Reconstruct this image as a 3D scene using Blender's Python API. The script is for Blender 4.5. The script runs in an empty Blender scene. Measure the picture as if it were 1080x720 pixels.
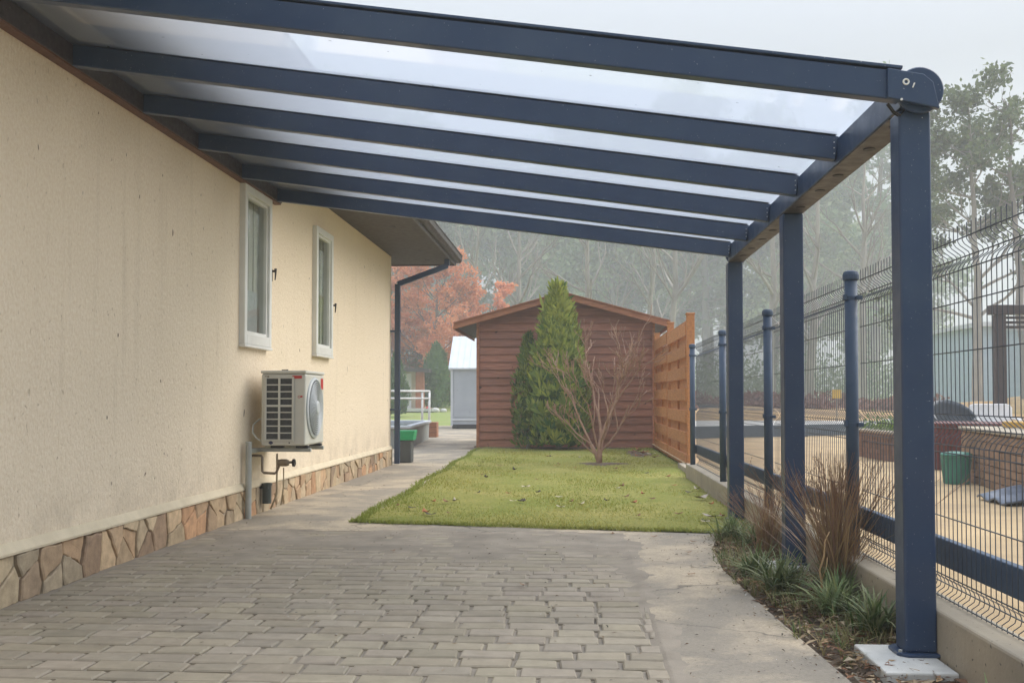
import bpy, math, random
from mathutils import Vector, Matrix
R = math.radians
scene = bpy.context.scene
COL = scene.collection
rnd = random.Random(7)

# ------------------------------------------------------------------ helpers
class MB:
    """collects shapes; build() links them as ONE mesh object"""
    def __init__(s): s.v = []; s.f = []; s.c = []; s.ch = []
    def add(s, vs, fs, c=None):
        b = len(s.v); s.ch.append((b, len(s.f))); s.v += [tuple(v) for v in vs]; s.f += [tuple(i + b for i in f) for f in fs]
        s.c += [c if c is not None else (.5, .5, .5)] * len(fs)
    def box(s, x0, x1, y0, y1, z0, z1, c=None):
        v = [(x, y, z) for z in (z0, z1) for y in (y0, y1) for x in (x0, x1)]
        s.add(v, [(0, 2, 3, 1), (4, 5, 7, 6), (0, 1, 5, 4), (1, 3, 7, 5), (3, 2, 6, 7), (2, 0, 4, 6)], c)
    def bar(s, a, b, w, h, up=(0, 0, 1), c=None):
        """rectangular bar from a to b"""
        a = Vector(a); b = Vector(b); d = (b - a).normalized(); up = Vector(up)
        sx = d.cross(up).normalized(); sz = sx.cross(d).normalized()
        v = [p + sx * (i * w / 2) + sz * (j * h / 2) for p in (a, b) for i, j in ((-1, -1), (1, -1), (1, 1), (-1, 1))]
        s.add(v, [(3, 2, 1, 0), (4, 5, 6, 7), (0, 1, 5, 4), (1, 2, 6, 5), (2, 3, 7, 6), (3, 0, 4, 7)], c)
    def prism(s, poly, axis, a, b, c=None):
        """polygon (2-D) extruded along axis from a to b"""
        def P(p, t):
            return {'x': (t, p[0], p[1]), 'y': (p[0], t, p[1]), 'z': (p[0], p[1], t)}[axis]
        n = len(poly)
        v = [P(p, a) for p in poly] + [P(p, b) for p in poly]
        f = [tuple(range(n))[::-1], tuple(range(n, 2 * n))] + [(i, (i + 1) % n, n + (i + 1) % n, n + i) for i in range(n)]
        s.add(v, f, c)
    def tube(s, pts, rad, n=6, c=None, caps=True):
        pts = [Vector(p) for p in pts]
        if not isinstance(rad, (list, tuple)): rad = [rad] * len(pts)
        ref = None; rings = []
        for i, p in enumerate(pts):
            d = (pts[min(i + 1, len(pts) - 1)] - pts[max(i - 1, 0)])
            d = d.normalized() if d.length > 1e-9 else Vector((0, 0, 1))
            if ref is None:
                ref = d.orthogonal().normalized()
            ref = (ref - d * ref.dot(d))
            ref = ref.normalized() if ref.length > 1e-6 else d.orthogonal().normalized()
            o = d.cross(ref)
            rings.append([p + (ref * math.cos(2 * math.pi * k / n) + o * math.sin(2 * math.pi * k / n)) * rad[i] for k in range(n)])
        v = [q for r in rings for q in r]; f = []
        for i in range(len(pts) - 1):
            for k in range(n):
                f.append((i * n + k, i * n + (k + 1) % n, (i + 1) * n + (k + 1) % n, (i + 1) * n + k))
        if caps:
            f.append(tuple(range(n))[::-1]); f.append(tuple(range((len(pts) - 1) * n, len(pts) * n)))
        s.add(v, f, c)
    def lathe(s, prof, centre, axis='z', n=24, c=None):
        """profile [(r, t)] turned about an axis through centre"""
        v = []; m = len(prof)
        for r, t in prof:
            for k in range(n):
                a = 2 * math.pi * k / n; p, q = r * math.cos(a), r * math.sin(a)
                o = {'z': (p, q, t), 'x': (t, p, q), 'y': (q, t, p)}[axis]
                v.append((centre[0] + o[0], centre[1] + o[1], centre[2] + o[2]))
        f = [(i * n + k, i * n + (k + 1) % n, (i + 1) * n + (k + 1) % n, (i + 1) * n + k) for i in range(m - 1) for k in range(n)]
        f.append(tuple(range(n))[::-1]); f.append(tuple(range((m - 1) * n, m * n)))
        s.add(v, f, c)
    def torus(s, centre, axis, R0, r, n=32, m=5, c=None):
        v = []
        for k in range(n):
            a = 2 * math.pi * k / n
            for j in range(m):
                b = 2 * math.pi * j / m; q = R0 + r * math.cos(b); t = r * math.sin(b)
                o = {'z': (q * math.cos(a), q * math.sin(a), t), 'x': (t, q * math.cos(a), q * math.sin(a)), 'y': (q * math.sin(a), t, q * math.cos(a))}[axis]
                v.append((centre[0] + o[0], centre[1] + o[1], centre[2] + o[2]))
        f = [(k * m + j, ((k + 1) % n) * m + j, ((k + 1) % n) * m + (j + 1) % m, k * m + (j + 1) % m) for k in range(n) for j in range(m)]
        s.add(v, f, c)
    def each(s, name, mat, parent=None, bevel=0, **kw):
        """one object for every shape added"""
        ends = s.ch[1:] + [(len(s.v), len(s.f))]; out = []
        for (v0, f0), (v1, f1) in zip(s.ch, ends):
            m = MB(); m.v = s.v[v0:v1]; m.f = [tuple(i - v0 for i in f) for f in s.f[f0:f1]]; m.c = s.c[f0:f1]; out.append(m.build(name, mat, parent, bevel, **kw))
        return out
    def build(s, name, mat, parent=None, bevel=0, smooth=False, seg=2):
        off = Vector((0, 0, 0)); p = parent
        while p is not None: off += p.location; p = p.parent
        me = bpy.data.meshes.new(name)
        me.from_pydata([(v[0] - off.x, v[1] - off.y, v[2] - off.z) for v in s.v], [], s.f)
        at = me.attributes.new('tint', 'FLOAT_COLOR', 'FACE')
        at.data.foreach_set('color', [x for c in s.c for x in (c[0], c[1], c[2], 1.0)])
        me.update()
        o = bpy.data.objects.new(name, me); COL.objects.link(o); o.parent = parent
        if mat: me.materials.append(mat)
        if smooth: me.polygons.foreach_set('use_smooth', [True] * len(me.polygons))
        if bevel:
            b = o.modifiers.new('bevel', 'BEVEL'); b.width = bevel; b.segments = seg; b.limit_method = 'ANGLE'; b.angle_limit = R(40)
            b.harden_normals = False
        return o

def tag(o, label=None, cat=None, group=None, kind=None):
    if label: o['label'] = label
    if cat: o['category'] = cat
    if group: o['group'] = group
    if kind: o['kind'] = kind
    return o
def empty(name, loc, label=None, cat=None, group=None):
    o = bpy.data.objects.new(name, None); COL.objects.link(o); o.location = loc; o.empty_display_size = .2
    return tag(o, label, cat, group)
def copy_tree(o, parent=None):
    c = o.copy(); COL.objects.link(c); c.parent = parent
    for ch in [x for x in COL.objects if x.parent == o]: copy_tree(ch, c)
    return c

# ------------------------------------------------------------------ materials
def nt(name):
    m = bpy.data.materials.new(name); m.use_nodes = True
    t = m.node_tree; b = t.nodes['Principled BSDF']
    return m, t, b
def N(t, typ, **kw):
    n = t.nodes.new(typ)
    for k, v in kw.items():
        if k.startswith('i_'):
            n.inputs[k[2:].replace('_', ' ')].default_value = v
        else: setattr(n, k, v)
    return n
def L(t, a, b): t.links.new(a, b)
def rgb(c): return (c[0], c[1], c[2], 1)
def mixc(t, fac, a, b, mode='MIX'):
    n = t.nodes.new('ShaderNodeMix'); n.data_type = 'RGBA'; n.blend_type = mode
    for s, x in ((n.inputs['Factor'], fac), (n.inputs['A'], a), (n.inputs['B'], b)):
        if hasattr(x, 'links') or hasattr(x, 'is_linked'): t.links.new(x, s)
        elif isinstance(x, (int, float)): s.default_value = x
        else: s.default_value = rgb(x)
    return n.outputs['Result']
def noise(t, scale, detail=4, rough=.55, vec=None, stretch=None, dist=0):
    n = N(t, 'ShaderNodeTexNoise'); n.inputs['Scale'].default_value = scale
    n.inputs['Detail'].default_value = detail; n.inputs['Roughness'].default_value = rough; n.inputs['Distortion'].default_value = dist
    tc = N(t, 'ShaderNodeTexCoord'); src = tc.outputs['Object']
    if stretch:
        mp = N(t, 'ShaderNodeMapping'); mp.inputs['Scale'].default_value = stretch; L(t, src, mp.inputs['Vector']); src = mp.outputs[0]
    L(t, src, n.inputs['Vector'])
    return n.outputs['Fac']
def ramp(t, x, a, b, lo=0., hi=1.):
    n = N(t, 'ShaderNodeMapRange'); n.inputs['From Min'].default_value = a; n.inputs['From Max'].default_value = b
    n.inputs['To Min'].default_value = lo; n.inputs['To Max'].default_value = hi; L(t, x, n.inputs['Value'])
    return n.outputs[0]
def bump(t, b, h, strength, dist=.01):
    n = N(t, 'ShaderNodeBump'); n.inputs['Strength'].default_value = strength; n.inputs['Distance'].default_value = dist
    L(t, h, n.inputs['Height']); L(t, n.outputs[0], b.inputs['Normal'])
def mat(name, c1, c2=None, scale=6, rough=.6, metal=0, bumps=None, stretch=None, tint=0, lo=.35, hi=.65, spec=.5, speck=None, coat=0):
    m, t, b = nt(name)
    b.inputs['Roughness'].default_value = rough; b.inputs['Metallic'].default_value = metal
    b.inputs['Specular IOR Level'].default_value = spec; b.inputs['Coat Weight'].default_value = coat
    out = None
    if c2 is None: c2 = tuple(x * .82 for x in c1)
    f = ramp(t, noise(t, scale, 6, .6, stretch=stretch), lo, hi)
    out = mixc(t, f, c1, c2)
    if speck:                                           # (scale, threshold, colour)
        s = ramp(t, noise(t, speck[0], 2, .5), speck[1], speck[1] + .03)
        out = mixc(t, s, out, speck[2])
    if tint:
        a = N(t, 'ShaderNodeAttribute', attribute_name='tint')
        out = mixc(t, tint, out, a.outputs['Color'], 'OVERLAY')
    L(t, out, b.inputs['Base Color'])
    rr = ramp(t, noise(t, scale * 3.1, 3), .3, .7, max(rough - .08, .02), min(rough + .1, 1)); L(t, rr, b.inputs['Roughness'])
    if bumps: bump(t, b, noise(t, bumps[0], 5, .6, stretch=stretch), bumps[1], bumps[2] if len(bumps) > 2 else .01)
    return m
def leafmat(name, c1, c2, trans=.25, rough=.55, tint=.0, scale=1.2):
    """foliage: face attribute 'tint' mixes the two leaf colours; part of the light passes through the leaf"""
    m, t, b = nt(name)
    a = N(t, 'ShaderNodeAttribute', attribute_name='tint')
    sx = N(t, 'ShaderNodeSeparateColor'); L(t, a.outputs['Color'], sx.inputs[0])
    oi = N(t, 'ShaderNodeObjectInfo')
    col = mixc(t, sx.outputs[0], c1, c2)
    h = N(t, 'ShaderNodeHueSaturation'); L(t, col, h.inputs['Color'])
    L(t, ramp(t, oi.outputs['Random'], 0, 1, .8, 1.2), h.inputs['Value'])
    b.inputs['Roughness'].default_value = rough; b.inputs['Specular IOR Level'].default_value = .25
    L(t, h.outputs[0], b.inputs['Base Color'])
    tr = N(t, 'ShaderNodeBsdfTranslucent'); L(t, h.outputs[0], tr.inputs['Color'])
    mx = N(t, 'ShaderNodeMixShader'); mx.inputs[0].default_value = trans
    L(t, b.outputs[0], mx.inputs[1]); L(t, tr.outputs[0], mx.inputs[2])
    L(t, mx.outputs[0], t.nodes['Material Output'].inputs['Surface'])
    return m

M = {}
M['navy'] = mat('navy_powder_coat', (.019, .043, .096), (.036, .064, .115), 2.2, .36, 0, (420, .05, .002), speck=(120, .735, (.42, .44, .46)), lo=.42, hi=.75)
M['navy_fence'] = mat('navy_fence_paint', (.036, .070, .125), (.030, .058, .105), 6, .62, 0, (300, .05, .002))
M['wire'] = mat('dark_coated_wire', (.050, .064, .085), (.065, .078, .095), 20, .5)
M['plate'] = mat('brown_wall_plate', (.050, .036, .036), (.03, .024, .026), 9, .5, speck=(60, .74, (.4, .4, .4)))
M['under'] = mat('gutter_underside', (.036, .031, .030), (.03, .027, .026), 5, .5)
M['soffit'] = mat('brown_soffit', (.066, .053, .049), (.055, .044, .041), 4, .7, speck=(8, .74, (.03, .025, .025)))
M['fascia'] = mat('dark_brown_metal', (.040, .032, .031), (.05, .042, .040), 6, .45)
M['roof'] = mat('dark_roof', (.06, .05, .046), (.04, .035, .033), 10, .7, bumps=(30, .4))
M['white'] = mat('white_frame_paint', (.74, .74, .71), (.66, .66, .62), 4, .4)
M['ledge'] = mat('cream_render_ledge', (.66, .57, .41), (.56, .48, .34), 5, .8, bumps=(60, .25, .004))
M['cream_casing'] = mat('cream_white_casing', (.60, .59, .53), (.54, .53, .47), 3, .42)
M['lightgrey'] = mat('light_grey_plastic', (.50, .53, .54), (.44, .47, .48), 5, .4)
M['grill_dark'] = mat('dark_coil_fins', (.035, .04, .042), (.07, .075, .08), 40, .5, .3)
M['black'] = mat('black_rubber', (.02, .02, .022), None, 10, .6)
M['galv'] = mat('grey_painted_steel', (.40, .41, .38), (.33, .34, .31), 8, .5, .1)
M['red'] = mat('red_sticker', (.55, .03, .03), None, 10, .4)
M['brass'] = mat('weathered_brass', (.27, .21, .145), (.19, .145, .10), 25, .45, .5)
M['tan_pipe'] = mat('buff_pipe', (.42, .33, .20), (.34, .26, .16), 20, .6)
M['drain'] = mat('dark_grey_drainpipe', (.05, .065, .06), None, 20, .5)
M['shed'] = mat('stained_redbrown_boards', (.36, .145, .085), (.20, .078, .048), 3.0, .62, 0, (12, .45, .006), (1, 3, 14), tint=.45, lo=.3, hi=.7, speck=(5.5, .72, (.05, .018, .012)))
M['shed_trim'] = mat('orange_brown_trim', (.40, .165, .075), (.27, .10, .048), 5, .55, 0, (14, .3, .004), (1, 1, 6))
M['fence_wood'] = mat('orange_stained_fence', (.50, .21, .068), (.36, .145, .048), 3.5, .6, 0, (14, .4, .005), (6, 1, 10), tint=.4)
M['metal_shed'] = mat('blue_grey_sheet', (.42, .45, .49), (.36, .39, .43), 1.5, .4, .1, speck=(9, .73, (.2, .22, .24)))
M['metal_roof'] = mat('pale_sheet_roof', (.62, .65, .68), (.55, .58, .62), 2, .35, .2)
M['concrete'] = mat('weathered_concrete', (.35, .325, .275), (.25, .235, .205), 1.6, .85, 0, (55, .35, .006), speck=(38, .70, (.14, .13, .11)))
M['pad'] = mat('pale_concrete_pad', (.56, .56, .53), (.46, .46, .43), 7, .8, 0, (90, .3, .004), speck=(60, .70, (.2, .19, .17)))
M['kerb'] = mat('sandy_concrete_wall', (.36, .31, .23), (.26, .23, .18), 2.2, .85, 0, (45, .4, .006), speck=(30, .68, (.12, .11, .09)))
M['mortar'] = mat('pale_mortar', (.42, .35, .26), (.32, .26, .19), 12, .9, 0, (50, .5, .006))
M['tub'] = mat('grey_concrete_tub', (.30, .32, .31), (.24, .26, .25), 5, .8, 0, (60, .3))
M['tubrim'] = mat('pale_rim', (.52, .56, .60), None, 5, .5)
M['orangebox'] = mat('orange_brown_planks', (.36, .16, .08), (.25, .10, .05), 6, .6, 0, (18, .3), (1, 1, 8))
M['green_lid'] = mat('bright_green_plastic', (.03, .42, .17), None, 6, .4)
M['green_bin'] = mat('teal_green_plastic', (.05, .21, .16), (.04, .18, .135), 6, .45)
M['bin_body'] = mat('dark_grey_bin_plastic', (.09, .10, .10), None, 6, .5)
M['rail'] = mat('pale_handrail_steel', (.62, .63, .62), None, 8, .4, .2)
M['tan_block'] = mat('tan_blockwork', (.27, .175, .115), (.20, .125, .08), 6, .8, 0, (30, .4), tint=.5)
M['brown_block'] = mat('brown_blockwork', (.20, .115, .078), (.14, .08, .055), 6, .8, 0, (30, .4), tint=.5)
M['maroon'] = mat('maroon_corrugated_sheet', (.13, .028, .030), (.09, .022, .022), 5, .5)
M['darkframe'] = mat('dark_bronze_frame', (.045, .036, .042), None, 5, .5)
M['barrier'] = mat('slate_blue_board', (.075, .11, .15), (.06, .09, .12), 5, .6)
M['bright_white'] = mat('white_plastic', (.78, .79, .80), None, 5, .35)
M['dark_plastic'] = mat('dark_slate_plastic', (.05, .07, .09), None, 5, .35)
M['yellow'] = mat('yellow_stained_plank', (.55, .33, .06), (.42, .24, .05), 6, .6)
M['sign_yellow'] = mat('yellow_sign_face', (.65, .38, .03), None, 6, .5)
M['tarp'] = mat('grey_blue_tarpaulin', (.14, .17, .22), (.09, .11, .15), 3, .45, 0, (8, .5, .02))
M['hall'] = mat('pale_blue_cladding', (.36, .46, .54), (.32, .42, .50), 3, .6)
M['farcream'] = mat('far_cream_wall', (.58, .50, .36), None, 3, .8)
M['brick'] = mat('orange_brick', (.34, .12, .055), (.26, .09, .04), 9, .8)
M['bark_pale'] = mat('pale_grey_bark', (.30, .27, .22), (.20, .18, .15), 3, .8, 0, (12, .5, .02), (1, 1, .3))
M['bark_grey'] = mat('grey_brown_bark', (.22, .195, .165), (.15, .13, .11), 3, .85, 0, (12, .5, .02), (1, 1, .3))
M['twig'] = mat('bare_tan_twig', (.40, .245, .165), (.27, .16, .11), 9, .75, 0, (40, .3))
M['soil'] = mat('dry_soil', (.13, .09, .055), (.08, .055, .035), 9, .95, 0, (35, .8, .02))
M['gravel'] = mat('tan_gravel', (.50, .365, .20), (.36, .26, .145), 1.1, .9, 0, (120, .7, .01), speck=(160, .63, (.22, .15, .09)))
M['plaza'] = mat('grey_hardstanding', (.44, .43, .40), (.37, .36, .335), .6, .9, 0, (30, .3))
M['straw'] = mat('straw_bank', (.40, .25, .10), (.28, .17, .07), 1.3, .95, 0, (6, .8, .1))
M['farlawn'] = mat('far_grass', (.17, .24, .045), (.22, .24, .07), .7, .95, 0, (20, .5, .02))
M['handle'] = mat('dark_iron', (.04, .035, .035), None, 9, .5, .4)
M['badge'] = mat('navy_badge', (.03, .04, .12), None, 9, .35)

def stucco():
    m, t, b = nt('cream_stucco')
    big = ramp(t, noise(t, .7, 5, .6), .3, .72)
    c = mixc(t, big, (.77, .645, .48), (.69, .565, .405))
    fine = ramp(t, noise(t, 55, 3, .6, stretch=(1, 1, .75)), .35, .68)
    c = mixc(t, fine, c, (.82, .715, .56))
    pit = ramp(t, noise(t, 36, 2, .5, stretch=(1, 1, .55), dist=.6), .68, .74, 0, .5)
    c = mixc(t, pit, c, (.40, .30, .20))
    pk = ramp(t, noise(t, 13, 1, .5, stretch=(1, 1, .6), dist=.3), .768, .785); c = mixc(t, pk, c, (.17, .12, .08))
    st = ramp(t, noise(t, 5, 4, .6, stretch=(1, 1, .07)), .62, .8, 0, .35)      # rain streaks
    c = mixc(t, st, c, (.40, .31, .20))
    tc = N(t, 'ShaderNodeTexCoord'); sx = N(t, 'ShaderNodeSeparateXYZ'); L(t, tc.outputs['Object'], sx.inputs[0])
    sp = N(t, 'ShaderNodeMath', operation='MULTIPLY'); L(t, ramp(t, sx.outputs['Z'], .30, .75, 1, 0), sp.inputs[0]); L(t, ramp(t, noise(t, 3.5, 6, .7), .42, .7, 0, .55), sp.inputs[1])
    c = mixc(t, sp.outputs[0], c, (.40, .33, .24))                                # splash dirt above the ledge
    dr = N(t, 'ShaderNodeMath', operation='MULTIPLY'); L(t, ramp(t, sx.outputs['Z'], 1.0, 1.6, 0, 1), dr.inputs[0]); L(t, ramp(t, noise(t, 7, 4, .6, stretch=(1, 1, .04)), .58, .72, 0, .14), dr.inputs[1])
    c = mixc(t, dr.outputs[0], c, (.42, .33, .23))
    L(t, c, b.inputs['Base Color']); b.inputs['Roughness'].default_value = .88; b.inputs['Specular IOR Level'].default_value = .2
    a = noise(t, 34, 4, .65, stretch=(1, 1, .7)); p = N(t, 'ShaderNodeMath', operation='SUBTRACT'); L(t, a, p.inputs[0]); L(t, pit, p.inputs[1])
    bump(t, b, p.outputs[0], .8, .014)
    return m
M['stucco'] = stucco()
def tintmat(name, rough, b_=(40, .4, .005), scale=14, amt=.25, dirt=None):
    """base colour held per piece in the face attribute"""
    m, t, b = nt(name)
    a = N(t, 'ShaderNodeAttribute', attribute_name='tint')
    f = ramp(t, noise(t, scale, 6, .65), .3, .7)
    dk = mixc(t, 1.0, a.outputs['Color'], (1 - amt * 1.6, 1 - amt * 1.6, 1 - amt * 1.6), 'MULTIPLY')
    c = mixc(t, f, a.outputs['Color'], dk)
    if dirt:
        d = ramp(t, noise(t, dirt[0], 5, .6), dirt[1], dirt[2], 0, dirt[4]); c = mixc(t, d, c, dirt[3])
    L(t, c, b.inputs['Base Color']); b.inputs['Roughness'].default_value = rough
    b.inputs['Specular IOR Level'].default_value = .3
    bump(t, b, noise(t, b_[0], 5, .65), b_[1], b_[2])
    return m
M['stone'] = tintmat('split_stone', .8, (28, .6, .008))
M['paver'] = tintmat('concrete_paver', .85, (70, .35, .004), 11, .16, (.9, .45, .75, (.20, .18, .135), .5))
M['litter'] = tintmat('leaf_litter', .8, (60, .2, .002))
M['fallen'] = tintmat('fallen_leaf', .7, (60, .2, .002))
M['sand'] = mat('joint_sand', (.29, .25, .198), (.19, .165, .13), 3, .95, 0, (90, .5, .006))

def schlick(t, f0, k):
    lw = N(t, 'ShaderNodeLayerWeight'); lw.inputs['Blend'].default_value = .5
    p = N(t, 'ShaderNodeMath', operation='POWER'); p.inputs[1].default_value = 5; L(t, lw.outputs['Facing'], p.inputs[0])
    q = N(t, 'ShaderNodeMath', operation='MULTIPLY_ADD', use_clamp=True); q.inputs[1].default_value = k; q.inputs[2].default_value = f0; L(t, p.outputs[0], q.inputs[0])
    return q.outputs[0]
def glass_roof():
    m, t, b = nt('clear_roof_sheet'); t.nodes.remove(b)
    tr = N(t, 'ShaderNodeBsdfTransparent'); tr.inputs[0].default_value = (.86, .90, .95, 1)
    tl = N(t, 'ShaderNodeBsdfTranslucent'); tl.inputs[0].default_value = (.47, .51, .57, 1)
    gl = N(t, 'ShaderNodeBsdfGlossy'); gl.inputs['Roughness'].default_value = .06; gl.inputs[0].default_value = (1, 1, 1, 1)
    a = N(t, 'ShaderNodeMixShader'); a.inputs[0].default_value = .70; L(t, tr.outputs[0], a.inputs[1]); L(t, tl.outputs[0], a.inputs[2])
    k = schlick(t, .10, .60)
    x = N(t, 'ShaderNodeMixShader'); L(t, k, x.inputs[0]); L(t, a.outputs[0], x.inputs[1]); L(t, gl.outputs[0], x.inputs[2])
    df = N(t, 'ShaderNodeBsdfDiffuse'); df.inputs[0].default_value = (.08, .075, .07, 1)
    sp = ramp(t, noise(t, 26, 2, .5), .755, .78, 0, .85)
    y = N(t, 'ShaderNodeMixShader'); L(t, sp, y.inputs[0]); L(t, x.outputs[0], y.inputs[1]); L(t, df.outputs[0], y.inputs[2])
    L(t, y.outputs[0], t.nodes['Material Output'].inputs['Surface'])
    return m
M['glaze'] = glass_roof()
def pane():
    m, t, b = nt('window_pane'); t.nodes.remove(b)
    tr = N(t, 'ShaderNodeBsdfTransparent'); tr.inputs[0].default_value = (.90, .92, .91, 1)
    gl = N(t, 'ShaderNodeBsdfGlossy'); gl.inputs['Roughness'].default_value = .02
    k = schlick(t, .05, .9)
    x = N(t, 'ShaderNodeMixShader'); L(t, k, x.inputs[0]); L(t, tr.outputs[0], x.inputs[1]); L(t, gl.outputs[0], x.inputs[2])
    L(t, x.outputs[0], t.nodes['Material Output'].inputs['Surface'])
    return m
M['pane'] = pane()
M['blind'] = mat('grey_blind', (.64, .63, .55), (.56, .55, .48), 2, .8)
M['frost'] = mat('frosted_film', (.55, .58, .58), None, 3, .5)

# foliage
M['euc'] = leafmat('grey_green_leaf', (.135, .21, .085), (.32, .39, .17), .4)
M['pineleaf'] = leafmat('deep_green_needles', (.085, .150, .070), (.19, .25, .11), .35)
M['darkleaf'] = leafmat('dark_olive_leaf', (.070, .110, .045), (.16, .20, .085), .35)
M['orange'] = leafmat('rust_orange_leaf', (.58, .21, .085), (.70, .32, .16), .4)
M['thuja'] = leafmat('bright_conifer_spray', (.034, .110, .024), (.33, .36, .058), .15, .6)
M['topiary'] = leafmat('clipped_conifer', (.050, .125, .038), (.13, .21, .06), .15, .6)
M['topiary_y'] = leafmat('yellow_green_conifer', (.10, .14, .03), (.20, .22, .05), .1, .6)
M['brownscrub'] = leafmat('brown_scrub', (.15, .075, .045), (.20, .12, .06), .2)
M['redscrub'] = leafmat('red_brown_scrub', (.14, .045, .030), (.18, .08, .045), .2)
M['lawnblade'] = leafmat('lawn_blade', (.20, .25, .04), (.44, .385, .115), .35)
M['liriope'] = leafmat('strap_leaf', (.065, .115, .035), (.25, .28, .13), .25, .4)
M['weed'] = leafmat('weed_blade', (.10, .15, .045), (.36, .28, .14), .3)
M['browngrass'] = leafmat('russet_grass', (.23, .135, .095), (.30, .22, .105), .3)
M['plantleaf'] = leafmat('planter_leaf', (.06, .13, .02), (.14, .19, .03), .3)
def lawnm():
    m, t, b = nt('lawn_turf')
    a = ramp(t, noise(t, .8, 5, .6), .35, .66); c = mixc(t, a, (.21, .24, .045), (.40, .345, .115))
    f = ramp(t, noise(t, 30, 4, .7), .35, .7); c = mixc(t, f, c, (.14, .155, .045)); d_ = ramp(t, noise(t, 2.1, 6, .7), .60, .74, 0, .8); c = mixc(t, d_, c, (.36, .29, .13))
    L(t, c, b.inputs['Base Color']); b.inputs['Roughness'].default_value = .95; b.inputs['Specular IOR Level'].default_value = .1
    bump(t, b, noise(t, 60, 4, .7), .7, .02)
    return m
M['lawn'] = lawnm()

def conc_path():
    """light broom-finished concrete with sandy patches and darker stains"""
    m, t, b = nt('stained_concrete')
    a = ramp(t, noise(t, .9, 6, .62, dist=.4), .44, .58); c = mixc(t, a, (.28, .247, .198), (.48, .40, .29))
    g = ramp(t, noise(t, 2.3, 5, .6), .5, .7, 0, .6); c = mixc(t, g, c, (.18, .168, .145))
    f = ramp(t, noise(t, 60, 4, .7), .4, .75, 0, .5); c = mixc(t, f, c, (.14, .125, .10))
    s = ramp(t, noise(t, 45, 2, .5), .70, .74); c = mixc(t, s, c, (.06, .05, .04))
    g2 = ramp(t, noise(t, 14, 5, .75), .5, .72, 0, .45); c = mixc(t, g2, c, (.17, .15, .12))
    v = N(t, 'ShaderNodeTexVoronoi', feature='DISTANCE_TO_EDGE'); v.inputs['Scale'].default_value = .55
    tc2 = N(t, 'ShaderNodeTexCoord'); nz = N(t, 'ShaderNodeTexNoise'); nz.inputs['Scale'].default_value = 5; L(t, tc2.outputs['Object'], nz.inputs['Vector'])
    ad = N(t, 'ShaderNodeVectorMath', operation='MULTIPLY_ADD'); ad.inputs[1].default_value = (.25, .25, .25); L(t, nz.outputs['Color'], ad.inputs[0]); L(t, tc2.outputs['Object'], ad.inputs[2]); L(t, ad.outputs[0], v.inputs['Vector'])
    cr = ramp(t, v.outputs['Distance'], .0, .006, .75, 0); c = mixc(t, cr, c, (.09, .08, .065))
    L(t, c, b.inputs['Base Color']); b.inputs['Roughness'].default_value = .85; b.inputs['Specular IOR Level'].default_value = .3
    bump(t, b, noise(t, 60, 6, .7), .5, .008)
    return m
M['path'] = conc_path()

# ------------------------------------------------------------------ SETTING
def gz(y):                                  # the land rises gently far behind the sheds
    return 0 if y < 42 else min(.030 * (y - 42), .62) + max(0, min(y, 185) - 75) * .012
def sheet(name, xs, ys, zf, m):
    b = MB(); n = len(xs)
    v = [(x, y, zf(x, y)) for y in ys for x in xs]
    f = [(j * n + i, j * n + i + 1, (j + 1) * n + i + 1, (j + 1) * n + i) for j in range(len(ys) - 1) for i in range(n - 1)]
    b.add(v, f); o = b.build(name, m, smooth=True); tag(o, kind='structure'); return o
sheet('ground', [-400, -60, 0, 60, 400], [-60, 0, 20, 40, 42] + list(range(44, 125, 3)) + [130, 160, 190, 400], lambda x, y: -.10 + gz(y), M['farlawn'])

# concrete path: side path, cross strip before the lawn, apron by the bed, yard behind the shed
b = MB()
def poly(pts, z=0, th=.06):
    b.prism(pts, 'z', z - th, z)
poly([(-3.2, 8.45), (.388, 8.45), (.388, -3), (1.12, -3), (1.07, 4.1), (1.0, 5.4), (.95, 6.7), (1.0, 7.6), (1.16, 8.45), (-1.93, 9.02), (-1.95, 22.4), (-2.3, 23.2), (-2.3, 41.0), (-16, 41.0), (-16, 17.0), (-3.2, 17.0)])
tag(b.build('concrete_path', M['path']), kind='structure')

# driveway of block pavers, each block slightly out of line, bedded in dark sand
b = MB(); y = .9; row = 0
while y < 8.40:
    d = .139; x = -3.0 + (0 if row % 2 else -.13) + rnd.uniform(-.03, .03)
    y1 = min(y + d, 8.445)
    while x < .37:
        w = rnd.choice([.225, .245, .255, .265, .19]) + rnd.uniform(-.008, .008)
        x0 = max(x, -2.995); x1 = min(x + w, .385 + rnd.uniform(-.006, .006))
        if x1 - x0 > .04:
            g = rnd.uniform(.006, .0095); k = rnd.uniform(-.004, .004); wb = [rnd.uniform(-.004, .004) for _ in range(4)]
            zz = [rnd.uniform(-.004, .001) for _ in range(4)]; base = rnd.uniform(.86, 1.12)
            c = (.33 * base, .288 * base * rnd.uniform(.985, 1.01), .222 * base * rnd.uniform(.95, 1.03))
            e = .007; X0, X1, Y0, Y1 = x0 + g, x1 - g, y + g + k, y1 - g + k
            q = [(X0 + wb[0], Y0 + wb[1]), (X1 + wb[2], Y0 + wb[3]), (X1 + wb[1], Y1 + wb[0]), (X0 + wb[3], Y1 + wb[2])]
            top = [(p[0] + e * sx, p[1] + e * sy, zz[i]) for i, (p, (sx, sy)) in enumerate(zip(q, ((1, 1), (-1, 1), (-1, -1), (1, -1))))]
            mid = [(p[0], p[1], zz[i] - .006) for i, p in enumerate(q)]; low = [(p[0], p[1], -.05) for p in q]
            b.add(top + mid + low, [(0, 1, 2, 3)] + [(j + 4, (j + 1) % 4 + 4, (j + 1) % 4, j) for j in range(4)] + [(j + 8, (j + 1) % 4 + 8, (j + 1) % 4 + 4, j + 4) for j in range(4)], c)
        x += w
    y += d; row += 1
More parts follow.
